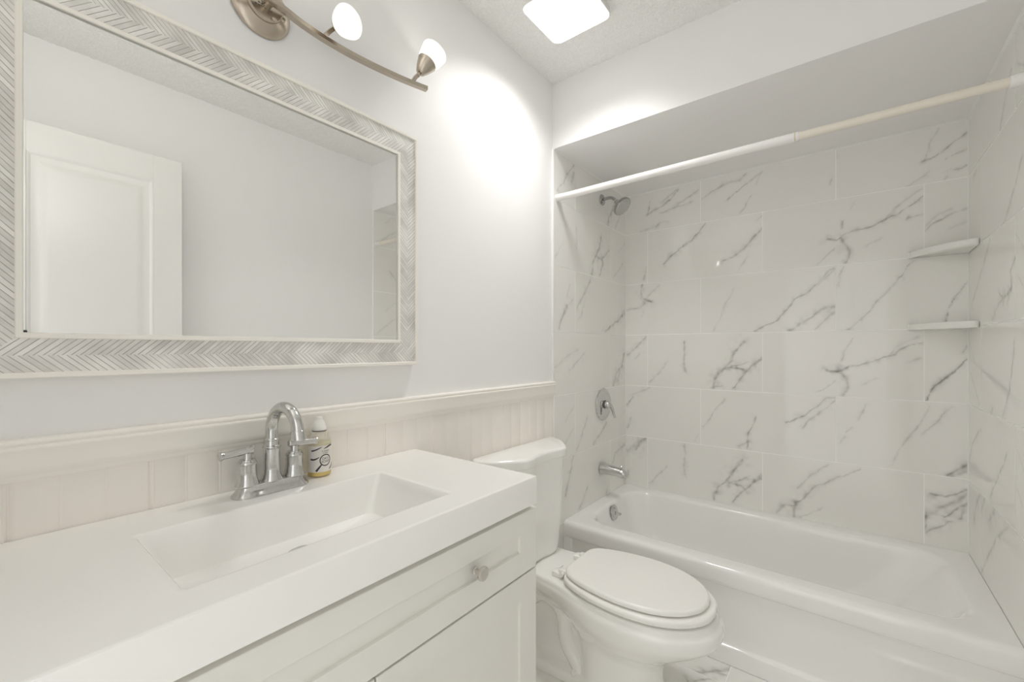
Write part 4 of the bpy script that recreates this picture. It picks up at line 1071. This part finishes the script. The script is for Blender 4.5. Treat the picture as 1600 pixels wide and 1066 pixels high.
# ------------------------------------------------------------------ tub spout, valve, shower head
sp = root('tub_spout', (XL, 0.492, 0.543), 'chrome tub spout low on the left marble wall', 'spout')
m_ = MB(); rings = []
for x, r_, dz, sy in ((0.0, 0.0315, 0, 1), (0.003, 0.0330, 0, 1), (0.010, 0.0325, 0, 1), (0.040, 0.0290, -0.001, 1), (0.085, 0.0258, -0.003, 1), (0.115, 0.0245, -0.006, 1), (0.135, 0.0240, -0.010, 1), (0.146, 0.0218, -0.014, 0.97), (0.152, 0.016, -0.019, 0.93), (0.154, 0.006, -0.023, 0.9)):
    rings.append([(XL + x, 0.492 + r_ * math.sin(2 * PI * k / 32) * sy, 0.543 + dz + r_ * math.cos(2 * PI * k / 32)) for k in range(32)])
m_.loft(rings); m_.build('spout_body', M['chrome'], sp)
MB().lathe([(0, 0), (0.0155, 0.0), (0.0170, 0.010), (0.0140, 0.012), (0.012, 0.008), (0, 0.008)], (XL + 0.130, 0.492, 0.524), (0.15, 0, -1), 24).build('nozzle', M['chrome'], sp)
MB().box(XL + 0.119, XL + 0.141, 0.486, 0.498, 0.5100, 0.5155, 0.002).build('nozzle_opening', M['dark'], sp, label='dark slot under the spout')
MB().lathe([(0, 0), (0.0035, 0), (0.0035, 0.012), (0.008, 0.014), (0.0085, 0.018), (0.006, 0.021), (0, 0.021)], (XL + 0.122, 0.492, 0.554), (0, 0, 1), 20).build('diverter_knob', M['chrome'], sp)

vy, vz = 0.515, 0.902
va = root('shower_valve', (XL, vy, vz), 'round chrome shower valve plate with a curved lever on the left wall', 'valve')
MB().lathe([(0, 0), (0.091, 0), (0.092, 0.002), (0.089, 0.006), (0.078, 0.0095), (0.060, 0.0115), (0.034, 0.0125), (0, 0.0128)], (XL, vy, vz), (1, 0, 0), 56).build('escutcheon', M['chrome'], va)
MB().lathe([(0, 0), (0.024, 0), (0.0245, 0.002), (0.0225, 0.005), (0.0205, 0.007), (0.0205, 0.013), (0, 0.013)], (XL + 0.011, vy, vz), (1, 0, 0), 32).build('valve_collar', M['dark'], va, label='dark gap ring behind the lever')
m_ = MB().lathe([(0, 0), (0.021, 0), (0.0225, 0.004), (0.021, 0.016), (0.017, 0.024), (0.009, 0.029), (0, 0.030)], (XL + 0.020, vy, vz), (1, 0, 0), 32)
lv = catmull([(XL + 0.036, vy, vz + 0.004), (XL + 0.047, vy + 0.006, vz - 0.008), (XL + 0.053, vy + 0.015, vz - 0.030), (XL + 0.056, vy + 0.020, vz - 0.052), (XL + 0.062, vy + 0.024, vz - 0.074)], 6)
m_.tube(lv, [0.013 - 0.004 * i / (len(lv) - 1) for i in range(len(lv))], 18, squash=(0.8, 1.1))
m_.build('lever', M['chrome'], va)

hy_, hz_ = 0.500, 2.065
sh = root('shower', (XL, hy_, hz_), 'chrome shower head on a bent arm high on the left wall', 'shower head')
MB().lathe([(0, 0), (0.030, 0), (0.031, 0.002), (0.029, 0.006), (0.022, 0.010), (0.012, 0.013), (0, 0.0135)], (XL, hy_, hz_), (1, 0, 0), 36).build('flange', M['dullchrome'], sh)
arm = catmull([(XL + 0.008, hy_, hz_), (XL + 0.030, hy_, hz_ + 0.002), (XL + 0.055, hy_, hz_ + 0.001), (XL + 0.073, hy_, hz_ - 0.010), (XL + 0.086, hy_, hz_ - 0.026)], 7)
MB().tube(arm, 0.0088, 18).build('shower_arm', M['dullchrome'], sh)
hp0 = Vector(arm[-1]); hax = Vector((0.72, -0.06, -0.69)).normalized()
MB().lathe([(0, 0), (0.0125, 0.0), (0.0125, 0.005), (0, 0.005)], hp0 - hax * 0.004, hax, 24).build('thread_tape', M['cap'], sh, label='white thread tape collar')
MB().lathe([(0, 0.0), (0.013, 0.0), (0.0145, 0.004), (0.0145, 0.012), (0.012, 0.015), (0.0115, 0.019), (0.018, 0.023), (0.030, 0.029), (0.044, 0.037), (0.052, 0.045), (0.054, 0.053), (0.0525, 0.060), (0, 0.060)], hp0, hax, 44).build('spray_cone', M['dullchrome'], sh)
fc = MB().lathe([(0, 0.060), (0.050, 0.060), (0.048, 0.0625), (0, 0.064)], hp0, hax, 40)
q_ = Vector((0, 0, 1)).rotation_difference(hax)
for rr_, nn in ((0.012, 6), (0.024, 12), (0.037, 18)):
    for k in range(nn):
        c_ = hp0 + hax * 0.0625 + q_ @ Vector((rr_ * math.cos(2 * PI * k / nn), rr_ * math.sin(2 * PI * k / nn), 0))
        fc.lathe([(0, 0), (0.0016, 0), (0.0012, 0.0025), (0, 0.003)], c_, hax, 8)
fc.build('spray_face', mat('grey_spray_face', (0.55, 0.56, 0.54), 0.3, 0.6, vary=(400, 0.25)), sh, label='grey nozzle face')

# ------------------------------------------------------------------ shower curtain rod
ry, rz = 0.025, 1.944
rd = root('shower_curtain_rod', (0.757, ry, rz), 'white telescoping shower curtain rod across the tub opening', 'curtain rod')
MB().lathe([(0, 0), (0.0155, 0), (0.0155, 0.958), (0, 0.958)], (XL + 0.012, ry, rz), (1, 0, 0), 32).build('outer_tube', M['rod'], rd, label='thicker white tube')
MB().lathe([(0, 0), (0.0130, 0), (0.0130, 0.53), (0, 0.53)], (0.955, ry, rz), (1, 0, 0), 32).build('inner_tube', M['rodcream'], rd, label='thinner cream tube')
MB().lathe([(0.0128, 0), (0.0158, 0), (0.0158, 0.004), (0.0128, 0.004)], (0.968, ry, rz), (1, 0, 0), 32).build('tube_ring', M['stain'], rd)
MB().lathe([(0, 0), (0.0172, 0), (0.0172, 0.020), (0.0162, 0.030), (0, 0.030)], (XL, ry, rz), (1, 0, 0), 32).build('end_cap', M['rod'], rd)
MB().lathe([(0, 0), (0.0172, 0), (0.0172, 0.034), (0.0150, 0.046), (0, 0.046)], (XT, ry, rz), (-1, 0, 0), 32).build('end_cap', M['rod'], rd)

# ------------------------------------------------------------------ corner shelves
def corner_shelf(zmid, label):
    o2 = [(XT - 0.0008, YB - 0.0008), (XT - 0.0008, 0.640)]
    c0, c1 = np.array((XT - 0.010, 0.6345)), np.array((1.322, YB - 0.008))
    for k in range(25):
        t = k / 24
        p = c0 * (1 - t) + c1 * t
        b = math.sin(PI * t) ** 0.75 * 0.026
        o2.append((p[0] - b * 0.707, p[1] - b * 0.707))
    o2.append((1.3165, YB - 0.0008))
    o2 = resample(o2, 120)
    m = MB(); slab(m, o2, zmid - 0.0135, zmid + 0.0135, 0.005, 0.005, 4)
    o = m.build('corner_shelf', M['shelf'], None, angle=40)
    tag(o, label, 'shelf', 'corner shelves in the tub alcove')
corner_shelf(1.627, 'white ceramic corner shelf, the upper of the two in the tub alcove')
corner_shelf(1.3125, 'white ceramic corner shelf, the lower of the two in the tub alcove')
